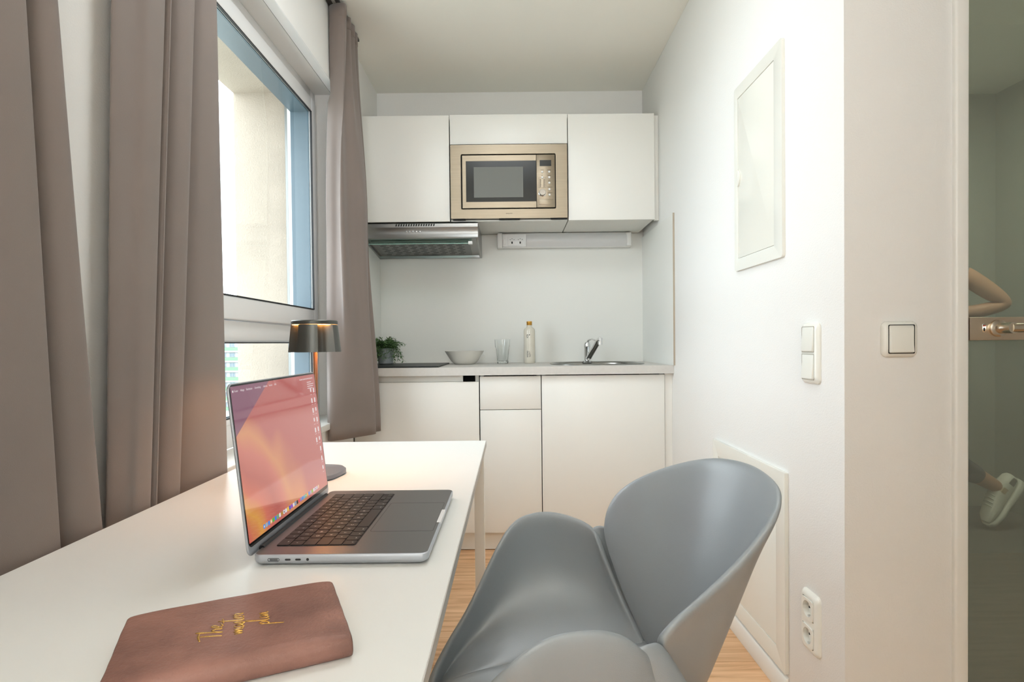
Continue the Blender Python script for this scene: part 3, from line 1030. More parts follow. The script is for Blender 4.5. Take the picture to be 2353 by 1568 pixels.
# ------------------------------------------------------------------ laptop
def laptop():
    hx, y0, W_, D_ = -.3705, .8045, .3515, .2485      # hinge x, near side y, width along y, depth along x
    zb, zt = DZ + .0008, DZ + .0165
    t = thing('laptop', 'open grey laptop on the desk with a pink and orange desktop picture', 'laptop', (hx + .12, y0 + W_ / 2, DZ))
    def out(inset, r_):
        return rrect(hx + inset, hx + D_ - inset, y0 + inset, y0 + W_ - inset, r_, 6)
    m = M()
    rings = [(.010, zb), (.004, zb + .0015), (.0006, zb + .005), (0, zb + .008), (0, zt - .0012), (.0012, zt)]
    m.loops([[(x, y, z) for x, y in out(i, .011)] for i, z in rings])
    base = m.build('base', MT['alul'], t, 0, 2, 50)
    # notch at the front lip
    lab(M().box(hx + D_ - .006, hx + D_ + .0004, y0 + W_ / 2 - .036, y0 + W_ / 2 + .036, zt - .0045, zt + .0003).build('lid_notch', mat('notch_bright', (232, 232, 232), .3), base), 'bright finger notch')
    m = M().prism(out(.0016, .010), 2, zt - .0002, zt + .00015)
    lab(m.build('palm_rest', MT['alu'], base), 'dark grey top plate')
    # trackpad groove
    ty0, ty1, tx0, tx1 = y0 + .0965, y0 + .2565, hx + .1425, hx + .2425
    g = ring_prism(rrect(tx0, tx1, ty0, ty1, .004), rrect(tx0 + .0006, tx1 - .0006, ty0 + .0006, ty1 - .0006, .0036), 2, zt + .00015, zt + .0003)
    g.build('trackpad', mat('trackpad_groove', (84, 80, 80), .5, .4), base)
    # keyboard
    u0 = y0 + (W_ - .2868) / 2 + .002
    kx0 = hx + .0195
    m = M().prism(rrect(kx0, kx0 + .1172, u0, u0 + .2868, .004), 2, zt + .0002, zt + .0005)
    kb = m.build('keyboard', MT['keybed'], t)
    pit = .0191
    rows = [[1.55] + [1] * 12 + [1.4], [1] * 13 + [1.95], [1.55] + [1] * 12 + [1.4], [1.8] + [1] * 12 + [1.15], [1.3] + [1] * 11 + [2.65], [1, 1, 1, 1.25, 5.1, 1.25, 1]]
    legs = ['esc', None], '^1234567890ß´', '\tQWERTZUIOPÜ+', '\tASDFGHJKLÖÄ#', ' <YXCVBNM,.-', None
    cache = {}
    lg = M()
    def key(kx, ky, dx, dy):
        k = (round(dx, 4), round(dy, 4))
        if k not in cache:
            q = M().prism(rrect(0, dx, 0, dy, .0016, 2), 2, 0, .0011)
            o = q.build('key', MT['key'], kb, 0, 1, 40)
            cache[k] = o.data
        else:
            o = bpy.data.objects.new('key', cache[k])
            COL.objects.link(o)
            put(o, kb)
        o.location = (kx, ky, zt + .0005)
    texts = []
    for r_, row in enumerate(rows):
        tot = sum(row)
        sc_ = (15.0 if r_ < 5 else 11.6) / tot
        u = u0 + .0006
        kx = kx0 + .0008 + r_ * .0194
        for j, k_ in enumerate(row):
            wd = k_ * sc_ * pit
            key(kx, u + .0011, .0176, wd - .0022)
            cy_, cx_ = u + wd / 2, kx + .0088
            ch = None
            if 1 <= r_ <= 4:
                s_ = legs[r_]
                ch = s_[j].strip() if j < len(s_) else None
            if ch:
                texts.append((ch, cx_, cy_, .0062))
            elif r_ == 0:
                texts.append(('esc' if j == 0 else 'F%d' % j if j < 13 else '', cx_ + .003, cy_, .0036))
            elif r_ == 5 and j != 4:
                texts.append((('fn', 'ctrl', 'alt', 'cmd', '', 'cmd', 'alt')[j], cx_ + .004, cy_, .0038))
            u += wd
    # arrow block
    ua = u0 + 11.65 * pit
    for a, b_, c_ in ((ua, .0088, .0176 / 2), (ua + 1.1 * pit, 0, .0084), (ua + 1.1 * pit, .0092, .0084), (ua + 2.2 * pit, .0092, .0084)):
        key(kx0 + .0008 + 5 * .0194 + b_, a + .0011, c_, 1.08 * pit - .002)
    # the legends: flat print, turned to face a user sitting on the +x side
    lm = []
    for ch, x, y, sz in texts:
        if not ch:
            continue
        o = text_mesh('legend', ch, sz, frame_mtx((x, y, zt + .00172), (0, 1, 0), (-1, 0, 0)), MT['legend'], None, 0, 'CENTER')
        lm.append(o)
    j = M()
    for o in lm:
        off = [tuple(v.co) for v in o.data.vertices]
        j.add(off, [tuple(p.vertices) for p in o.data.polygons])
        me = o.data
        bpy.data.objects.remove(o)
        bpy.data.meshes.remove(me)
    stuff(j.build('key_legends', MT['legend'], kb, normals=False, smooth=False))
    # ports on the near side
    yn = y0 - .0003
    zc = zb + .0088
    m = ring_prism(rrect(hx + .022, hx + .0385, zc - .0024, zc + .0024, .0023), rrect(hx + .0226, hx + .0379, zc - .0018, zc + .0018, .0017), 1, yn, yn + .0006)
    m.build('power_port', MT['port'], base)
    m = M()
    for k in range(6):
        m.box(hx + .0252 + k * .0019, hx + .0264 + k * .0019, yn + .0, yn + .0005, zc - .0012, zc + .0012)
    stuff(m.build('port_pins', MT['port'], base))
    for a in (.0465, .0610):
        M().prism(rrect(hx + a, hx + a + .0080, zc - .0013, zc + .0013, .00125), 1, yn, yn + .0006).build('usb_port', MT['port'], base)
    M().prism([(hx + .0785 + .0020 * math.cos(R(q)), zc + .0020 * math.sin(R(q))) for q in range(0, 360, 20)], 1, yn, yn + .0006).build('headphone_jack', MT['port'], base)
    # hinge
    m = M().tube([(hx + .001, y0 + .03, zt - .001), (hx + .001, y0 + W_ - .03, zt - .001)], .0042, 12)
    m.build('hinge', MT['port'], t)
    # lid
    b0 = Vector((hx - .0035, y0, zt - .004))
    up = Vector((-.0265, 0, .2465)).normalized()
    nx = Vector((up.z, 0, -up.x))                     # towards the user
    H_ = .2475
    mt = Matrix(((0, up.x, nx.x, b0.x), (1, 0, 0, b0.y), (0, up.z, nx.z, b0.z), (0, 0, 0, 1)))
    m = M()
    rg = [(.0035, -.0046), (.0010, -.0038), (0, -.0025), (0, -.0006), (.0006, 0)]
    m.loops([[(x, y, z) for x, y in rrect(i, W_ - i, i, H_ - i, .011, 6)] for i, z in rg])
    m.xf(mt)
    lid = m.build('lid', MT['alul'], t, 0, 2, 50)
    m = M().prism(rrect(.0016, W_ - .0016, .012, H_ - .0016, .0095, 6), 2, -.0002, .00025)
    m.xf(mt)
    bez = m.build('bezel', mat('bezel_black', (16, 16, 18), .08), lid)
    # picture
    dm = bpy.data.materials.new('desktop_picture')
    dm.use_nodes = True
    nt = dm.node_tree
    b = nt.nodes['Principled BSDF']
    b.inputs['Base Color'].default_value = (.01, .01, .01, 1)
    b.inputs['Roughness'].default_value = .06
    b.inputs['Emission Strength'].default_value = .42
    b.inputs['IOR'].default_value = 1.9
    uv = nt.nodes.new('ShaderNodeUVMap')
    uv.uv_map = 'UVMap'
    def node(t_, **kw):
        n = nt.nodes.new(t_)
        for k, v_ in kw.items():
            setattr(n, k, v_)
        return n
    sep = node('ShaderNodeSeparateXYZ')
    nt.links.new(uv.outputs[0], sep.inputs[0])
    # curved sweeping bands: noise distorted radial distance from the lower left
    nz = node('ShaderNodeTexNoise')
    nz.inputs['Scale'].default_value = 1.6
    nz.inputs['Detail'].default_value = 1
    mpn = node('ShaderNodeMapping')
    mpn.inputs['Scale'].default_value = (2.2, .7, 1)
    nt.links.new(uv.outputs[0], mpn.inputs['Vector'])
    nt.links.new(mpn.outputs[0], nz.inputs['Vector'])
    dist = node('ShaderNodeVectorMath', operation='DISTANCE')
    nt.links.new(uv.outputs[0], dist.inputs[0])
    dist.inputs[1].default_value = (-.55, -.25, 0)
    ad = node('ShaderNodeMath', operation='MULTIPLY_ADD')
    ad.inputs[1].default_value = .45
    nt.links.new(nz.outputs['Fac'], ad.inputs[0])
    nt.links.new(dist.outputs['Value'], ad.inputs[2])
    rp = node('ShaderNodeValToRGB')
    e = rp.color_ramp.elements
    stops = [(.55, (214, 96, 86)), (.72, (240, 150, 70)), (.84, (226, 112, 96)), (.90, (246, 176, 84)), (1.0, (236, 128, 104)), (1.12, (210, 112, 102)), (1.25, (228, 130, 116)), (1.36, (238, 160, 112)), (1.5, (206, 110, 106))]
    div = node('ShaderNodeMath', operation='DIVIDE')
    div.inputs[1].default_value = 1.8
    nt.links.new(ad.outputs[0], div.inputs[0])
    for i, (p_, c_) in enumerate(stops):
        el = e[i] if i < 2 else e.new(min(1, p_ / 1.8))
        el.position = min(1, p_ / 1.8)
        el.color = (*lin(c_), 1)
    nt.links.new(div.outputs[0], rp.inputs[0])
    # the dim plum top left corner
    l2 = node('ShaderNodeMath', operation='MULTIPLY_ADD')
    l2.inputs[1].default_value = -.85
    nt.links.new(sep.outputs[0], l2.inputs[0])
    nt.links.new(sep.outputs[1], l2.inputs[2])
    st = node('ShaderNodeMath', operation='GREATER_THAN')
    st.inputs[1].default_value = .68
    nt.links.new(l2.outputs[0], st.inputs[0])
    mx = node('ShaderNodeMix', data_type='RGBA')
    mx.inputs['B'].default_value = (*lin((150, 92, 118)), 1)
    nt.links.new(st.outputs[0], mx.inputs['Factor'])
    nt.links.new(rp.outputs[0], mx.inputs['A'])
    nt.links.new(mx.outputs['Result'], b.inputs['Emission Color'])
    m = M()
    a0, a1, c0, c1 = .0042, W_ - .0042, .0185, H_ - .0042
    m.v = [(a0, c0, .0004), (a1, c0, .0004), (a1, c1, .0004), (a0, c1, .0004)]
    m.f, m.m = [(0, 1, 2, 3)], [0]
    m.xf(mt)
    scr = m.build('screen', dm, lid, smooth=False, normals=False)
    ul = scr.data.uv_layers.new(name='UVMap')
    for i, q in enumerate(((0, 0), (1, 0), (1, 1), (0, 1))):
        ul.data[i].uv = q
    lab(scr, 'lit screen with a pink and orange abstract picture')
    # dock icons and file icons: flat print of light on the screen
    cols = [(60, 150, 240), (150, 190, 210), (70, 150, 240), (240, 200, 120), (70, 200, 90), (60, 140, 240), (80, 210, 100), (240, 240, 240), (190, 150, 70), (240, 245, 250), (235, 240, 245), (250, 220, 90), (80, 80, 200), (150, 90, 220), (240, 240, 240), (60, 170, 230), (60, 60, 60), (240, 90, 110), (150, 110, 230), (60, 160, 240), (90, 180, 220), (80, 200, 120), (240, 180, 80), (80, 150, 240), (190, 190, 200), (150, 210, 90), (235, 225, 240), (225, 215, 240), (220, 210, 230), (235, 205, 170)]
    mats_, m = [], M()
    for k, c_ in enumerate(cols):
        mats_.append(emit('icon_%d' % k, c_, .5))
        x = .052 + k * .0083
        m.prism(rrect(x, x + .0062, .024, .0302, .0014, 2), 2, .00045, .0006, k)
        if k % 3 == 0:
            m.prism(rrect(x + .0018, x + .0044, .0256, .0286, .0008, 2), 2, .0006, .0007, (k + 7) % len(cols))
    m.xf(mt)
    stuff(m.build('dock_icons', mats_, scr))
    wm = emit('icon_white', (240, 232, 232), .5)
    m = M()
    for k in range(9):
        for cx_ in (.318, .334):
            if cx_ < .32 and k > 5:
                continue
            y = .212 - k * .0195
            tall = (k + (cx_ > .32)) % 3
            m.prism(rrect(cx_ - .0028, cx_ + .0028, y - (.005 if tall else .0028), y + .0042, .0006, 2), 2, .00045, .0006)
            m.box(cx_ - .004, cx_ + .004, y - .0085, y - .0078, .00045, .00055)
    m.xf(mt)
    stuff(m.build('desktop_icons', wm, scr))
    zz = .236
    x = .0145
    m = M()
    m.lathe([(.0018, .00045), (.0018, .00055), (.0001, .00055)], (.0105, zz, 0), 12)
    m.xf(mt)
    m.build('menu_mark', wm, scr)
    for s_ in ('Finder', 'Ablage', 'Bearbeiten', 'Darstellung', 'Gehe zu', 'Fenster', 'Hilfe'):
        o = text_mesh('menu_text', s_, .0046, mt @ Matrix.Translation((x, zz, .0005)), wm, scr, 0, 'LEFT')
        x += len(s_) * .0024 + .0042
    m = M()
    for k in range(9):
        m.box(.268 + k * .0078, .272 + k * .0078, zz - .0012, zz + .0012, .00045, .00055)
    for k, l_ in enumerate((.022, .034, .031, .026)):
        m.box(.303, .303 + l_, .2285 - k * .004, .2297 - k * .004, .00045, .00055)
    m.xf(mt)
    stuff(m.build('menu_symbols', wm, scr))
laptop()

# ------------------------------------------------------------------ table lamp
def table_lamp():
    c = (-.468, 1.36, 0)
    t = thing('table_lamp', 'small dark grey metal table lamp glowing warm behind the laptop', 'lamp', (c[0], c[1], DZ))
    def sq(a, z):
        return 1 + .07 * math.cos(4 * (a - .6))
    M().lathe([(.060, DZ + .0006), (.064, DZ + .003), (.064, DZ + .012), (.058, DZ + .017), (.008, DZ + .021)], c, 48, sq).build('base', MT['baseg'], t, 0, 2, 40)
    M().lathe([(.0052, DZ + .018), (.0052, 1.066)], c, 16).build('stem', mat('stem_warm_glow', (150, 110, 84), .35, .6), t)  # the lamp's orange glow is put into the stem colour
    # six-lobed shade, open below: convex staves alternate with hollow ones
    def lobes(a, z):
        u = (a - R(-114.4)) / (2 * math.pi) * 4
        u = u - math.floor(u)
        if u < .56:
            return 1.0
        return 1 - .26 * math.sin(math.pi * (u - .56) / .44) ** .6
    n = 128
    m = M()
    prof = [(.0530, 1.072), (.0560, 1.045), (.0600, 1.008), (.0592, 1.008), (.0552, 1.045), (.0522, 1.070)]
    m.lathe(prof, c, n, lobes, False, False)
    m.build('shade', MT['lampg'], t, 0, 2, 40)
    m = M().lathe([(.0530, 1.0725), (.0528, 1.0805), (.051, 1.0822), (.001, 1.0822)], c, 64, None, True)
    m.build('shade_cap', MT['lampg'], t, 0, 2, 40)
    m = M().lathe([(.012, 1.054), (.014, 1.055), (.014, 1.062), (.005, 1.063)], c, 20)
    m.build('led_head', MT['ledw'], t)
    # slits of light under the cap, over each hollow stave
    m = M()
    for k in range(4):
        a0 = R(-114.4) + (k + .60) / 4 * 2 * math.pi
        a1 = R(-114.4) + (k + .96) / 4 * 2 * math.pi
        pts = []
        for r_ in (.0440, .0505):
            pts.append([(c[0] + r_ * math.cos(a0 + (a1 - a0) * i / 8), c[1] + r_ * math.sin(a0 + (a1 - a0) * i / 8), 1.0722) for i in range(9)])
        lo = [[(x, y, z - .0006) for x, y, z in row] for row in pts]
        m.loops([pts[0] + pts[1][::-1], lo[0] + lo[1][::-1]])
    m.build('led_slit', MT['ledw'], t)
    l = bpy.data.lights.new('lamp_bulb', 'POINT')
    l.energy, l.color, l.shadow_soft_size = 2.0, (1, .42, .13), .02
    o = bpy.data.objects.new('lamp_bulb', l)
    COL.objects.link(o)
    o.location = (c[0] + .02, c[1], 1.040)
    put(o, t)
table_lamp()

# ------------------------------------------------------------------ notebook
def notebook():
    # u runs along the book (top of the cover at u = 0), v runs from the fore edge to the spine
    o0 = Vector((-.417, .612, DZ))
    ud = Vector((.190, .089, 0)).normalized()
    vd = Vector((ud.y, -ud.x, 0))
    L_, Wd, T_ = .212, .150, .0225
    mt = Matrix(((ud.x, vd.x, 0, o0.x), (ud.y, vd.y, 0, o0.y), (0, 0, 1, o0.z), (0, 0, 0, 1)))
    t = thing('notebook', 'brown leather notebook with gold lettering lying on the desk', 'notebook', tuple(mt @ Vector((L_ / 2, Wd / 2, 0))))
    m = M()
    nu, nv = 18, 26
    prof = []                                         # cross-section of the cover: top, round spine, bottom
    for k in range(16):
        prof.append((Wd * .93 * k / 15, T_))
    for k in range(1, 8):
        a = math.pi * k / 8
        prof.append((Wd * .93 + .0115 * math.sin(a), T_ / 2 + (T_ / 2) * math.cos(a)))
    prof.append((Wd * .93, .0012))
    for k in range(1, 6):
        prof.append((Wd * .93 * (1 - k / 5), .0012))
    rows = []
    for i in range(nu + 1):
        u = L_ * i / nu
        row = []
        for (v, z) in prof:
            wob = .0009 * noise.noise(Vector((u * 22, v * 22, z * 40)))
            edge = -.0022 * (abs(2 * i / nu - 1) ** 8) if z > .01 else 0
            row.append((u + (.0012 * noise.noise(Vector((v * 40, 3.1, u)))), v, max(.0008, z + (wob + edge if z > .01 else 0))))
        rows.append(row)
    m.loops(rows, False, False, 0, False)
    m.xf(mt)
    cov = m.build('cover', MT['leather'], t, 0, 2, 60, 1, .0018, offset=1)
    m = M().prism([(.004, .0032), (Wd * .94, .0032), (Wd * .965, T_ * .5), (Wd * .94, T_ - .0018), (.004, T_ - .0018)], 0, .004, L_ - .004)
    m.xf(mt)
    m.build('pages', MT['page'], t, 0)
    # hand lettering, drawn as foil ribbons; reads from the spine towards the window
    glyph = {
        'T': [[(-.1, .92), (.35, 1.0), (.75, .95)], [(.36, .98), (.30, .5), (.22, .0)]],
        'h': [[(0, .0), (.12, .6), (.22, 1.05), (.16, 1.0), (.05, .0)], [(.06, .2), (.25, .45), (.36, .3), (.36, .05), (.5, .08)]],
        'e': [[(0, .15), (.22, .3), (.25, .45), (.1, .45), (.03, .2), (.15, .0), (.4, .12)]],
        'm': [[(0, .45), (.05, .0), (.18, .42), (.27, .4), (.28, .0), (.42, .42), (.52, .38), (.53, .03), (.66, .1)]],
        'a': [[(.3, .4), (.12, .45), (.02, .2), (.1, .0), (.26, .12), (.32, .42), (.33, .05), (.45, .08)]],
        's': [[(0, .1), (.2, .5), (.24, .2), (.14, -.02), (.02, .05), (.36, .1)]],
        't': [[(.2, 1.25), (.12, .4), (.16, .02), (.36, .1)], [(-.08, .98), (.5, 1.04)]],
        'r': [[(0, .05), (.08, .5), (.12, .42), (.26, .42), (.24, .05), (.38, .1)]],
        'p': [[(.1, .45), (.04, -.3), (-.04, -.75)], [(.06, .2), (.22, .5), (.36, .35), (.28, .05), (.1, .05), (.46, .12)]],
        'l': [[(0, .15), (.2, .9), (.28, 1.2), (.16, 1.1), (.1, .3), (.14, .0), (.34, .1)]],
        'n': [[(0, .45), (.05, .0), (.2, .42), (.3, .38), (.3, .03), (.46, .1)]],
    }
    adv = dict(T=.55, h=.5, e=.36, m=.66, a=.44, s=.34, t=.34, r=.36, p=.46, l=.32, n=.46)
    m = M()
    def word(txt, ubase, vstart, size):
        x = 0.
        for ch in txt:
            for st in glyph[ch]:
                pts = catmull([(x + a, b, 0) for a, b in st], 14)
                P = []
                for q in pts:
                    gx = q.x + .18 * q.y
                    uu, vv = ubase - q.y * size, vstart - gx * size
                    P.append(Vector((uu, vv, T_ + .0021 + .0009 * noise.noise(Vector((uu * 22, vv * 22, T_ * 40))))))
                hw = .00095
                vs, fs = [], []
                for i, p in enumerate(P):
                    d = (P[min(i + 1, len(P) - 1)] - P[max(i - 1, 0)])
                    d = d.normalized() if d.length > 1e-9 else Vector((1, 0, 0))
                    s_ = Vector((-d.y, d.x, 0)) * hw * (1.25 - .5 * abs(2 * i / (len(P) - 1) - 1))
                    vs += [p + s_, p - s_]
                fs = [(2 * i, 2 * i + 1, 2 * i + 3, 2 * i + 2) for i in range(len(P) - 1)]
                m.add(vs, fs)
            x += adv[ch]
    word('The', .094, .100, .0215)
    word('master', .1135, .099, .0195)
    word('plan', .1375, .090, .0185)
    m.xf(mt)
    lab(m.build('lettering', MT['foil'], cov, 0, normals=False, solid=.0002, offset=1), 'gold foil handwriting')
notebook()

# ------------------------------------------------------------------ armchair
def armchair():
    cy = .913
    t = thing('armchair', 'grey moulded plastic armchair with petal-shaped back and arms beside the desk', 'chair', (.08, cy, 0))
    CH = MT['chair']
    th = .0125
    def petal(name, rim, base, bulge, nu=25, nv=9, flare=.010, lip=None):
        lip = (lip or Vector((bulge[0], bulge[1], 0))).normalized()
        """loft from a rim curve down to a base curve, bowed outwards by bulge"""
        P = catmull(rim, nu)
        B = catmull(base, nu)
        rows = []
        for k in range(nv):
            v = k / (nv - 1)
            row = []
            for i in range(nu):
                a, b = P[i], B[i]
                e = math.sin(math.pi * i / (nu - 1)) ** .5
                off = bulge * math.sin(math.pi * v) * (.35 + .65 * e)
                q = a * (1 - v) + b * v
                q = q + Vector(off)
                if k < 3:                              # lip turns out a little
                    q = q + lip * flare * (1 - k / 2.) ** 2
                row.append(tuple(q))
            rows.append(row)
        m = M().loops(rows, False, False, 0, False)
        return rows, m
    # back
    rim = [(.172, 1.116, .665), (.176, 1.112, .700), (.192, 1.099, .735), (.228, 1.080, .768), (.292, 1.052, .800), (.346, 1.004, .8205), (.373, .925, .8265), (.374, .842, .822), (.364, .793, .810), (.340, .765, .785), (.296, .750, .743), (.243, .735, .703), (.194, .712, .677), (.172, .708, .655)]
    base = [(.240, 1.016, .485), (.252, .993, .468), (.268, .953, .458), (.274, .913, .455), (.268, .873, .458), (.252, .833, .468), (.240, .810, .485)]
    rows, m = petal('backrest', rim, base, Vector((-.006, 0, -.020)), 37, 11, .009, Vector((1, 0, 0)))
    m.build('backrest', CH, t, 0, 2, 60, 2, th, offset=0, normals=False)
    # arms
    arm = [(-.146, .945, .440), (-.143, .985, .452), (-.122, 1.045, .476), (-.094, 1.078, .512), (-.068, 1.099, .558), (-.034, 1.124, .622), (-.001, 1.146, .665), (.036, 1.158, .6785), (.071, 1.163, .680), (.105, 1.155, .676), (.137, 1.143, .667), (.156, 1.130, .656), (.163, 1.120, .645)]
    abase = [(-.145, .935, .435), (-.10, .985, .436), (-.02, 1.020, .438), (.08, 1.030, .442), (.17, 1.030, .455), (.236, 1.020, .478)]
    rows, m = petal('armrest', arm, abase, Vector((0, .052, -.030)), 33, 9, .003)
    m.build('armrest', CH, t, 0, 2, 60, 2, th, offset=0, normals=False)
    mir = lambda L: [(x, 2 * cy - y, z) for x, y, z in L]
    arm_n = [(-.150, .885, .440), (-.152, .842, .452), (-.136, .785, .476), (-.112, .747, .512), (-.088, .722, .558), (-.060, .692, .585), (-.032, .655, .634), (.004, .652, .668), (.036, .662, .684), (.071, .668, .688), (.102, .672, .687), (.131, .678, .676), (.149, .686, .658), (.158, .696, .645)]
    rows, m = petal('armrest', arm_n, mir(abase), Vector((0, -.052, -.030)), 33, 9, .003)
    m.build('armrest', CH, t, 0, 2, 60, 2, th, offset=0, normals=False)
    # seat with the two webs that close the gaps between the petals
    m = M()
    full = catmull([(-.145, .935, .435), (-.10, .985, .436), (-.02, 1.020, .438), (.08, 1.030, .442), (.17, 1.030, .455), (.242, 1.019, .480), (.262, .995, .468), (.283, .955, .458), (.290, .913, .455)], 31)
    ring = full + [Vector((p.x, 2 * cy - p.y, p.z)) for p in full[-2:0:-1]] + [Vector((-.145, 2 * cy - .935, .435)), Vector((-.158, cy, .431))]
    ctr = Vector((.06, cy, .428))
    rings = [[ctr.lerp(p, k) - Vector((0, 0, .012 * math.sin(math.pi * k))) for p in ring] for k in (.12, .4, .7, 1.0, 1.055)]
    m.loops(rings, True, False)
    m.build('seat', CH, t, 0, 2, 60, 1, th, offset=0, normals=False)
    for sy in (1, -1):
        y = (lambda q: q) if sy > 0 else (lambda q: 2 * cy - q)
        dyn = 0 if sy > 0 else .012
        top = [(.148, 1.128, .652), (.163, 1.130, .661), (.178, 1.122, .663), (.192, 1.110, .655)]
        if sy < 0:
            top = [(.138, 1.128, .648), (.152, 1.132, .6555), (.166, 1.127, .657), (.182, 1.110, .650)]
        bot = [(.205, 1.024, .472), (.228, 1.027, .474), (.252, 1.022, .472), (.270, 1.000, .466)]
        rows = []
        for k in range(9):
            v = k / 8
            off = math.sin(math.pi * v)
            rows.append([(a[0] * (1 - v) + b[0] * v + .022 * off, y(a[1] * (1 - v) + b[1] * v + .030 * off + .004), a[2] * (1 - v) + b[2] * v - .022 * off) for a, b in zip(top, bot)])
        M().loops(rows, False, False, 0, False).build('web', CH, t, 0, 2, 60, 2, .010, offset=0, normals=False)
    for sx, sy in ((-1, 1), (-1, -1), (1, 1), (1, -1)):
        m = M().tube([(.08 + sx * .10, cy + sy * .09, .425), (.08 + sx * .165, cy + sy * .165, .20), (.08 + sx * .205, cy + sy * .205, .001)], [.017, .014, .011], 14)
        m.build('leg', MT['chairleg'], t)
    M().tube([(.02, cy, .412), (.17, cy, .420)], [.085, .085], 20, 0, .25).build('seat_mount', MT['chairleg'], t)
armchair()

# ------------------------------------------------------------------ curtains
def curtain(name, label, keys, zs, hook=None, hem=True):
    """keys: one plan profile per height in zs, each a list of (y, x); heights run from top to bottom"""
    n = 9 * (len(keys[0]) - 1) + 1
    prof = [catmull([(y, x, 0) for y, x in k], n) for k in keys]
    rows = []
    NR = 46
    for r_ in range(NR + 1):
        u = r_ / NR
        z = zs[0] + (zs[-1] - zs[0]) * u
        i = 0
        while i < len(zs) - 2 and z < zs[i + 1]:
            i += 1
        k = (zs[i] - z) / (zs[i] - zs[i + 1])
        k = k * k * (3 - 2 * k) if len(zs) > 2 else k
        row = []
        for j in range(n):
            p = prof[i][j].lerp(prof[i + 1][j], k)
            x = max(-.772 if z > 2.1 or z < .74 else -.84, p.y + .0012 * noise.noise(Vector((p.x * 9, z * 2.2, 1.7))))
            row.append((x, p.x, z))
        rows.append(row)
    t = thing(name, label, 'curtain', (prof[0][n // 2].y, prof[0][n // 2].x, zs[-1]))
    t['group'] = 'taupe window curtains'
    M().loops(rows, False, False, 0, False).build('cloth', MT['curtain'], t, 0, 2, 80, 0, .0016, offset=0, normals=False)
    # heading tape: short gathered band at the top
    hd = [[(x + .0012, y, z) for x, y, z in row] for row in rows[:1]]
    z0 = zs[0]
    band = [[(p[0] + .0018, p[1], z0 + .004) for p in rows[0]], [(p[0] + .0018, p[1], z0 - .05) for p in rows[1]]]
    M().loops(band, False, False, 0, False).build('heading_tape', MT['curtain'], t, 0, 2, 80, 0, .0012, offset=0, normals=False)
    return t

ft = -.7165
def pleats(lead, folds, tail):
    """plan profile of hanging pleats: each fold rises from a deep crease to a round front edge, then drops back"""
    P = list(lead)
    for (a, b) in folds:
        w_ = b - a
        P += [(a, -.764), (a + .10 * w_, -.747), (a + .35 * w_, -.729), (a + .70 * w_, -.7185), (b - .004, ft), (b + .003, -.7215), (b + .004, -.742)]
    return P + list(tail)

def broad(y0, y1):
    """the broad flat leading pleat, turned back to the wall at its near edge"""
    w_ = y1 - y0
    return [(y0 + .090, -.768), (y0 + .062, -.763), (y0 + .040, -.751), (y0 + .042, -.745), (y0 + .34 * w_ + .03, -.7335), (y0 + .70 * w_, -.7215), (y1 - .010, ft), (y1 + .003, -.7205), (y1 + .004, -.742)]
curtain('curtain', 'taupe curtain at the left edge of the picture, nearest the camera', [
    pleats([(.30, -.755)], [(.34, .43), (.47, .55), (.57, .65), (.675, .809), (.818, .844)], [(.850, -.755), (.840, -.768)]),
    pleats([(.22, -.755)], [(.27, .40), (.46, .55), (.60, .71), (.750, .903), (.917, 1.000)], [(1.006, -.755), (.994, -.768)])],
    [2.478, .60])
curtain('curtain', 'taupe curtain hanging beside the window behind the laptop', [
    pleats(broad(1.090, 1.262), [(1.268, 1.286), (1.304, 1.377), (1.383, 1.412)], [(1.420, -.755), (1.418, -.766)]),
    pleats(broad(1.004, 1.116), [(1.120, 1.138), (1.154, 1.216), (1.232, 1.428)], [(1.436, -.755), (1.434, -.766)])],
    [2.478, .60])
curtain('curtain', 'taupe curtain at the far end of the window, beside the kitchen units', [
    [(2.478, -.770), (2.466, -.748), (2.460, -.722), (2.468, -.700), (2.500, -.704), (2.520, -.730), (2.545, -.735), (2.575, -.706), (2.600, -.722), (2.640, -.706), (2.665, -.725), (2.710, -.712), (2.745, -.735), (2.755, -.765)],
    [(2.515, -.808), (2.512, -.785), (2.515, -.760), (2.500, -.738), (2.470, -.735), (2.480, -.722), (2.530, -.716), (2.570, -.690), (2.605, -.664), (2.650, -.664), (2.675, -.690), (2.695, -.672), (2.745, -.715), (2.755, -.765)],
    [(2.375, -.770), (2.365, -.755), (2.372, -.738), (2.395, -.715), (2.430, -.690), (2.465, -.668), (2.500, -.640), (2.530, -.618), (2.555, -.614), (2.580, -.642), (2.610, -.622), (2.640, -.612), (2.690, -.69), (2.74, -.765)]],
    [2.478, 1.60, .625])

m = M()
for x in (-.764, -.728):
    m.box(x - .008, x + .008, -.4, 2.78, ZC - .012, ZC)
o = m.build('curtain_rail', mat('dark_rail', (58, 56, 54), .5), None, .001, 1)
tag(o, 'dark double curtain rail fixed to the ceiling along the window wall', 'curtain rail')

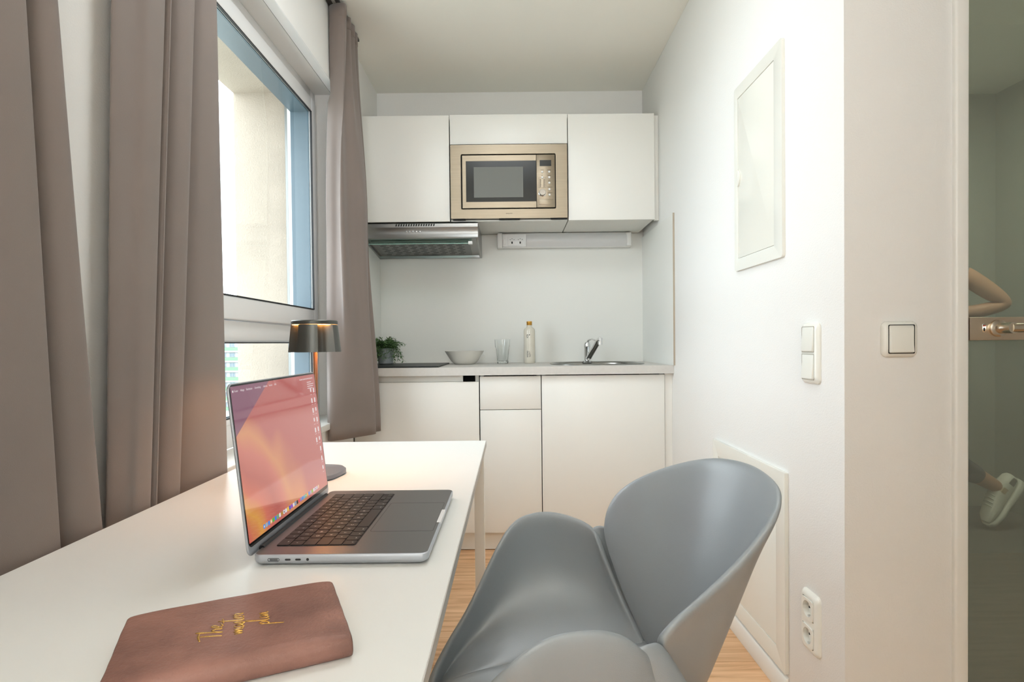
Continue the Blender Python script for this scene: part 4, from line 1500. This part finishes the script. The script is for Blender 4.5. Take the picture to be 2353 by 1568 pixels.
# ------------------------------------------------------------------ fittings on the right wall
def wall_fittings():
    # fuse box
    t = thing('fuse_box', 'white flush electrical cabinet high on the right wall', 'fuse box', (XR, 1.80, 1.26))
    y0, y1, z0, z1 = 1.626, 1.972, 1.261, 1.880
    a, b, c, d = 1.678, 1.945, 1.302, 1.840
    m = ring_prism(rrect(y0, y1, z0, z1, .010, 4), rrect(a, b, c, d, .003, 4), 0, XR - .009, XR + .002)
    m.build('frame', MT['switch'], t, .002, 2)
    m = M().prism(rrect(a + .0012, b - .0012, c + .0012, d - .0012, .003, 4), 0, XR - .0075, XR + .001)
    dr = m.build('door', mat('gloss_cream', (232, 231, 222), .12), t, .001, 2)
    m = M()
    pts = [(b - .002 - .020 * math.sin(R(q)), 1.572 + .028 * math.cos(R(q))) for q in range(0, 181, 15)]
    m.prism(pts, 0, XR - .0115, XR - .007)
    m.build('latch', MT['switch'], dr, .001, 2)
    # low access panel
    t = thing('access_panel', 'large white access panel low on the right wall behind the chair', 'panel', (XR, 1.9, .07))
    y0, y1, z0, z1 = 1.612, 2.190, .072, .648
    m = ring_prism(rrect(y0, y1, z0, z1, .003, 3), rrect(y0 + .055, y1 - .055, z0 + .055, z1 - .055, .003, 3), 0, XR - .0115, XR)
    m.build('frame', MT['switch'], t, .001, 2)
    M().prism(rrect(y0 + .0562, y1 - .0562, z0 + .0562, z1 - .0562, .003, 3), 0, XR - .0095, XR).build('door', MT['switch'], t, .001, 2)

    def plate(name, label, cat, P, ax, h, n):
        """plate(u along the wall, w up); P maps (u, w, depth out of the wall) to the room"""
        pass
    # double switch and double socket on the right wall
    def rocker(par, uc, zc, onx, tilt):
        """rocker key of a light switch; onx: on the right wall, else on the door wall"""
        m = M()
        hw, hh = .0285, .0315
        if onx:
            v = [(XR - .010, uc - hw, zc - hh), (XR - .010, uc + hw, zc - hh), (XR - .010, uc + hw, zc + hh), (XR - .010, uc - hw, zc + hh)]
            f1, f2 = (XR - .0175, XR - .0135) if tilt > 0 else (XR - .0135, XR - .0175)
            w_ = [(f1, uc - hw + .002, zc - hh + .001), (f1, uc + hw - .002, zc - hh + .001), (f2, uc + hw - .002, zc + hh - .001), (f2, uc - hw + .002, zc + hh - .001)]
        else:
            v = [(uc - hw, YE - .010, zc - hh), (uc + hw, YE - .010, zc - hh), (uc + hw, YE - .010, zc + hh), (uc - hw, YE - .010, zc + hh)]
            f1, f2 = (YE - .0185, YE - .0125) if tilt > 0 else (YE - .0125, YE - .0185)
            w_ = [(uc - hw + .002, f1, zc - hh + .001), (uc + hw - .002, f1, zc - hh + .001), (uc + hw - .002, f2, zc + hh - .001), (uc - hw + .002, f2, zc + hh - .001)]
        m.loops([v, w_])
        m.build('rocker', MT['switch'], par, .002, 3)
    def xframe(par, y0, y1, z0, z1, holes, open_=False):
        m = M()
        rg = [(0, XR), (0, XR - .004), (.004, XR - .0095), (.010, XR - .0125), (.0125, XR - .0125)]
        m.loops([[(x, y, z) for y, z in rrect(y0 + i, y1 - i, z0 + i, z1 - i, .014 if i < .013 else .005, 6)] for i, x in rg + ([(.0156, XR - .0125), (.0156, XR - .001)] if open_ else [])], False, True)
        if open_:
            m.box(XR - .0125, XR - .0008, y0 + .0157, y1 - .0157, (z0 + z1) / 2 - .0084, (z0 + z1) / 2 + .0084)
        f = m.build('frame', MT['switch'], par, 0, 2, 40)
        if open_:
            return
        for (uc, zc) in holes:
            q = ring_prism(rrect(uc - .0305, uc + .0305, zc - .0335, zc + .0335, .003, 3), rrect(uc - .0295, uc + .0295, zc - .0325, zc + .0325, .003, 3), 0, XR - .0129, XR - .0122)
            q.build('joint', MT['shadowgap'], f)
    t = thing('light_switch', 'white double light switch on the right wall near the corner', 'light switch', (XR, 1.48, .912))
    xframe(t, 1.439, 1.523, .911, 1.069, [(1.481, 1.0255), (1.481, .9545)])
    rocker(t, 1.481, 1.0255, True, 1)
    rocker(t, 1.481, .9545, True, 1)
    t = thing('wall_socket', 'white double power socket low on the right wall near the corner', 'socket', (XR, 1.485, .2))
    xframe(t, 1.441, 1.527, .208, .366, [], True)
    for zc in (.3225, .2515):
        m = M()
        sq_, cir = [], []
        for k in range(40):
            q = 2 * math.pi * k / 40
            c_, s__ = math.cos(q), math.sin(q)
            r_ = .027 * (abs(c_) ** 9 + abs(s__) ** 9) ** (-1 / 9)
            sq_.append((XR - .0155, 1.484 + r_ * c_, zc + r_ * s__))
            cir.append((XR - .0155, 1.484 + .0205 * c_, zc + .0205 * s__))
        deep = [(XR - .002, 1.484 + (y - 1.484) * .95, zc + (z - zc) * .95) for x, y, z in cir]
        outb = [(XR - .012, y, z) for x, y, z in sq_]
        m.loops([outb, sq_, cir, deep], False, True)
        s_ = m.build('socket', MT['switch'], t, 0, 2, 40)
        m = M()
        m.box(XR - .0042, XR - .0018, 1.484 - .0115, 1.484 - .0075, zc - .0024, zc + .0024)
        m.box(XR - .0042, XR - .0018, 1.484 + .0075, 1.484 + .0115, zc - .0024, zc + .0024)
        m.build('contact_hole', MT['gap'], s_)
        m = M()
        for sg in (1, -1):
            m.box(XR - .012, XR - .004, 1.484 - .004, 1.484 + .004, zc + sg * .0185 - .001, zc + sg * .0185 + .001)
        lab(m.build('earth_clip', MT['chrome'], s_), 'metal earth clip')
    # single switch on the door wall
    t = thing('light_switch', 'white single light switch on the wall beside the glass door', 'light switch', (.903, YE, .982))
    m = M()
    rg = [(0, YE), (0, YE - .004), (.004, YE - .0095), (.010, YE - .0125), (.0125, YE - .0125)]
    m.loops([[(x, y, z) for x, z in rrect(.862 + i, .946 - i, .982 + i, 1.066 - i, .014, 6)] for i, y in rg], False, True)
    f = m.build('frame', MT['switch'], t, 0, 2, 40)
    q = ring_prism(rrect(.904 - .0308, .904 + .0308, 1.024 - .0338, 1.024 + .0338, .003, 3), rrect(.904 - .029, .904 + .029, 1.024 - .032, 1.024 + .032, .003, 3), 1, YE - .0129, YE - .0122)
    q.build('joint', MT['gap'], f)
    rocker(t, .904, 1.024, False, 1)
wall_fittings()

# ------------------------------------------------------------------ glass door
def glass_door():
    t = bpy.data.objects.new('door_1', None)
    COL.objects.link(t)
    t.location = (1.5, YE, 0)
    struct(t, 'green tinted glass door in a white frame with a steel lever handle')
    m = M()
    m.box(1.030, 1.0625, YE - .012, YE + .11, 0, 2.14)
    m.box(1.955, 1.99, YE - .012, YE + .11, 0, 2.14)
    m.box(1.0625, 1.955, YE - .012, YE + .11, 2.11, 2.14)
    m.build('door_frame', MT['white'], t, .006, 4)
    box('glass_leaf', (1.066, 1.951, YE + .004, YE + .012, .008, 2.106), MT['green'], t)
    st = mat('satin_steel', (200, 184, 164), .3, 1., .05, 300)
    lp = box('lock_plate', (1.0645, 1.236, YE - .010, YE + .026, 1.019, 1.073), st, t, .0015, 2)
    m = M()
    m.lathe([(.020, 0), (.020, .006), (.0165, .008), (.0125, .009), (.0125, .045), (.001, .046)], (0, 0, 0), 28)
    m.xf(Matrix.Translation((1.128, YE - .010, 1.047)) @ Matrix.Rotation(R(90), 4, 'X'))
    m.tube([(1.126, YE - .050, 1.047), (1.145, YE - .054, 1.047), (1.25, YE - .054, 1.047)], [.0105, .0105, .0105], 16)
    m.build('lever_handle', mat('handle_steel', (206, 196, 180), .22, 1.), lp, 0, 2, 40)
    M().prism(rrect(1.0922, 1.1008, 1.0385, 1.0585, .0042, 5), 1, YE - .0115, YE - .010).build('lock_rose', MT['chrome'], lp, .0004, 1)
    M().prism(rrect(1.0950, 1.0980, 1.0405, 1.0485, .0012, 3), 1, YE - .0121, YE - .0115).build('keyhole', MT['gap'], lp)
    box('indicator', (1.0938, 1.0992, YE - .0121, YE - .0115, 1.0515, 1.0545), mat('red_dot', (170, 60, 50), .4), lp)
glass_door()

# ------------------------------------------------------------------ person behind the glass
def person():
    Y = 3.15
    t = thing('person', 'person in slate shirt and white sneakers stepping forward behind the green glass door', 'person', (2.45, Y, 0))
    def skin(name, verts, edges, radii, m_, root=0, sub=2):
        me = bpy.data.meshes.new(name)
        me.from_pydata(verts, edges, [])
        o = bpy.data.objects.new(name, me)
        COL.objects.link(o)
        me.materials.append(m_)
        sk = o.modifiers.new('skin', 'SKIN')
        sv = me.skin_vertices[0].data if me.skin_vertices else None
        if sv is None:
            bpy.context.view_layer.objects.active = o
            sv = me.skin_vertices[0].data
        for i, r_ in enumerate(radii):
            sv[i].radius = (r_, r_) if not isinstance(r_, tuple) else r_
            sv[i].use_root = i == root
        sk.use_smooth_shade = True
        sb = o.modifiers.new('sub', 'SUBSURF')
        sb.levels = sb.render_levels = sub
        put(o, t)
        return o
    V, E, Rr = [], [], []
    def v(x, y, z, r_, par=None):
        V.append((x, Y + y, z))
        Rr.append(r_)
        if par is not None:
            E.append((par, len(V) - 1))
        return len(V) - 1
    hip = v(2.30, 0, .86, .115)
    wst = v(2.345, 0, 1.03, .115, hip)
    chs = v(2.33, 0, 1.24, .13, wst)
    nck = v(2.30, 0, 1.45, .055, chs)
    hd0 = v(2.28, 0, 1.51, .062, nck)
    hd1 = v(2.265, 0, 1.58, .085, hd0)
    hd2 = v(2.275, 0, 1.66, .075, hd1)
    for s in (-1, 1):
        sh = v(2.30, s * .18, 1.385, .055, chs)
        el = v(2.515 if s < 0 else 2.40, s * .25, 1.195 if s < 0 else 1.16, .041, sh)
        fo = v(2.40 if s < 0 else 2.31, s * .20, 1.162, .037, el)
        wr = v(2.26, s * .11, 1.155, .026, fo)
        pl = v(2.185, s * .07, 1.160, .034, wr)
        for k, (dz, ln) in enumerate(((.022, .040), (.008, .046), (-.007, .043), (-.021, .034))):
            a = v(2.155, s * .066, 1.160 + dz, .0095, pl)
            b = v(2.155 - ln * .6, s * .050, 1.160 + dz, .0088, a)
            v(2.155 - ln * .75, s * .024, 1.160 + dz * .9, .0078, b)
        a = v(2.195, s * .045, 1.187, .0105, pl)
        v(2.172, s * .022, 1.197, .0088, a)
        th = v(2.33, s * .10, .80, .092, hip)
        kn = v(2.23 if s < 0 else 2.02, s * .12, .43 if s < 0 else .50, .060, th)
        an = v(2.600 if s < 0 else 2.10, s * .11, .215 if s < 0 else .10, .036, kn)
        if s < 0:
            v(2.56, s * .11, .07, .030, an)
        else:
            v(2.02, s * .11, .045, .030, an)
    skin('body', V, E, Rr, MT['skin'])
    # clothes: looser skins on parts of the same skeleton
    sv_ = [(2.305, Y, .93), (2.32, Y, 1.05), (2.333, Y, 1.24), (2.31, Y, 1.41)]
    se = [(0, 1), (1, 2), (2, 3)]
    sr = [.140, .130, .144, .075]
    for s in (-1, 1):
        i = len(sv_)
        sv_ += [(2.30, Y + s * .18, 1.385), (2.36 if s < 0 else 2.335, Y + s * .202, 1.33)]
        se += [(2, i), (i, i + 1)]
        sr += [.066, .058]
    skin('shirt', sv_, se, sr, MT['shirt'])
    tv = [(2.30, Y, .98), (2.305, Y, .90), (2.31, Y, .83)]
    te, tr = [(0, 1), (1, 2)], [.118, .132, .120]
    for s in (-1, 1):
        i = len(tv)
        tv += [(2.30, Y + s * .09, .74), (2.23 if s < 0 else 2.02, Y + s * .12, .43 if s < 0 else .50), (2.50 if s < 0 else 2.09, Y + s * .113, .272 if s < 0 else .17)]
        te += [(2, i), (i, i + 1), (i + 1, i + 2)]
        tr += [.092, .070, .052]
    skin('trousers', tv, te, tr, MT['trousers'])
    # hair
    m = M()
    m.lathe([(.001, .105), (.045, .098), (.078, .068), (.090, .03), (.088, -.02), (.070, -.06), (.06, -.07), (.001, -.05)], (2.298, Y, 1.625), 24)
    m.build('hair', MT['hair'], t)
    # face
    for s in (-1, 1):
        M().lathe([(.001, -.009), (.008, -.004), (.009, 0), (.008, .004), (.001, .009)], (2.186, Y + s * .03, 1.59), 12).build('eye', MT['ink'], t)
        M().lathe([(.001, -.026), (.010, -.015), (.013, .005), (.010, .022), (.001, .028)], (2.28, Y + s * .088, 1.575), 12).build('ear', MT['skin'], t)
    M().tube([(2.192, Y, 1.585), (2.172, Y, 1.555), (2.185, Y, 1.545)], [.008, .013, .009], 10).build('nose', MT['skin'], t)
    M().tube([(2.192, Y - .022, 1.515), (2.184, Y, 1.513), (2.192, Y + .022, 1.515)], [.004, .006, .004], 8).build('mouth', mat('lips', (170, 100, 90), .5), t)
    # sneakers: rear foot stands on its toes
    def sneaker(ox, oy, oz, ang):
        mt = Matrix.Translation((ox, oy, oz)) @ Matrix.Rotation(ang, 4, 'Y')
        # local: toe at x = 0 pointing to -x, heel at x = .28
        def sec(x, hw, h0, h1):
            pts = []
            for k in range(14):
                a = 2 * math.pi * k / 14
                c_, s_ = math.cos(a), math.sin(a)
                pts.append((x, hw * (abs(c_) ** .7) * (1 if c_ > 0 else -1), (h0 + h1) / 2 + (h1 - h0) / 2 * (abs(s_) ** .7) * (1 if s_ > 0 else -1)))
            return pts
        sole = M()
        sole.loops([sec(x, hw, z0, z1) for x, hw, z0, z1 in ((.0, .022, .010, .030), (.02, .044, .0, .034), (.08, .052, .0, .034), (.15, .042, .0, .038), (.22, .043, .0, .046), (.27, .042, .004, .055), (.295, .024, .016, .060))])
        sole.xf(mt)
        u = sole.build('sole', MT['shoe'], t, 0, 2, 50)
        up = M()
        up.loops([sec(x, hw, z0, z1) for x, hw, z0, z1 in ((.012, .026, .022, .045), (.04, .042, .025, .066), (.09, .046, .026, .088), (.14, .040, .03, .112), (.19, .040, .036, .125), (.24, .038, .042, .120), (.275, .034, .05, .118), (.288, .020, .055, .110))])
        up.xf(mt)
        s_ = up.build('sneaker', MT['shoe'], t, 0, 2, 50)
        p = M()
        p.loops([sec(x, hw, z0, z1) for x, hw, z0, z1 in ((.236, .0395, .055, .112), (.262, .0385, .058, .108), (.276, .0355, .062, .104))])
        p.xf(mt)
        p.build('heel_panel', MT['shoegrey'], s_)
        p = M()
        p.loops([sec(x, hw, z0, z1) for x, hw, z0, z1 in ((.175, .0412, .06, .115), (.19, .0415, .06, .118), (.205, .041, .06, .116))])
        p.xf(mt)
        p.build('side_stripe', MT['tan'], s_)
        for k in range(4):
            p = M().tube([(.085 + k * .018, -.030, .082 + k * .008), (.088 + k * .018, 0, .092 + k * .0085), (.085 + k * .018, .030, .082 + k * .008)], .0035, 6)
            p.xf(mt)
            p.build('lace', MT['shoe'], s_)
    sneaker(2.535, Y - .11, .012, -R(50))
    sneaker(1.84, Y + .11, .002, 0)
person()
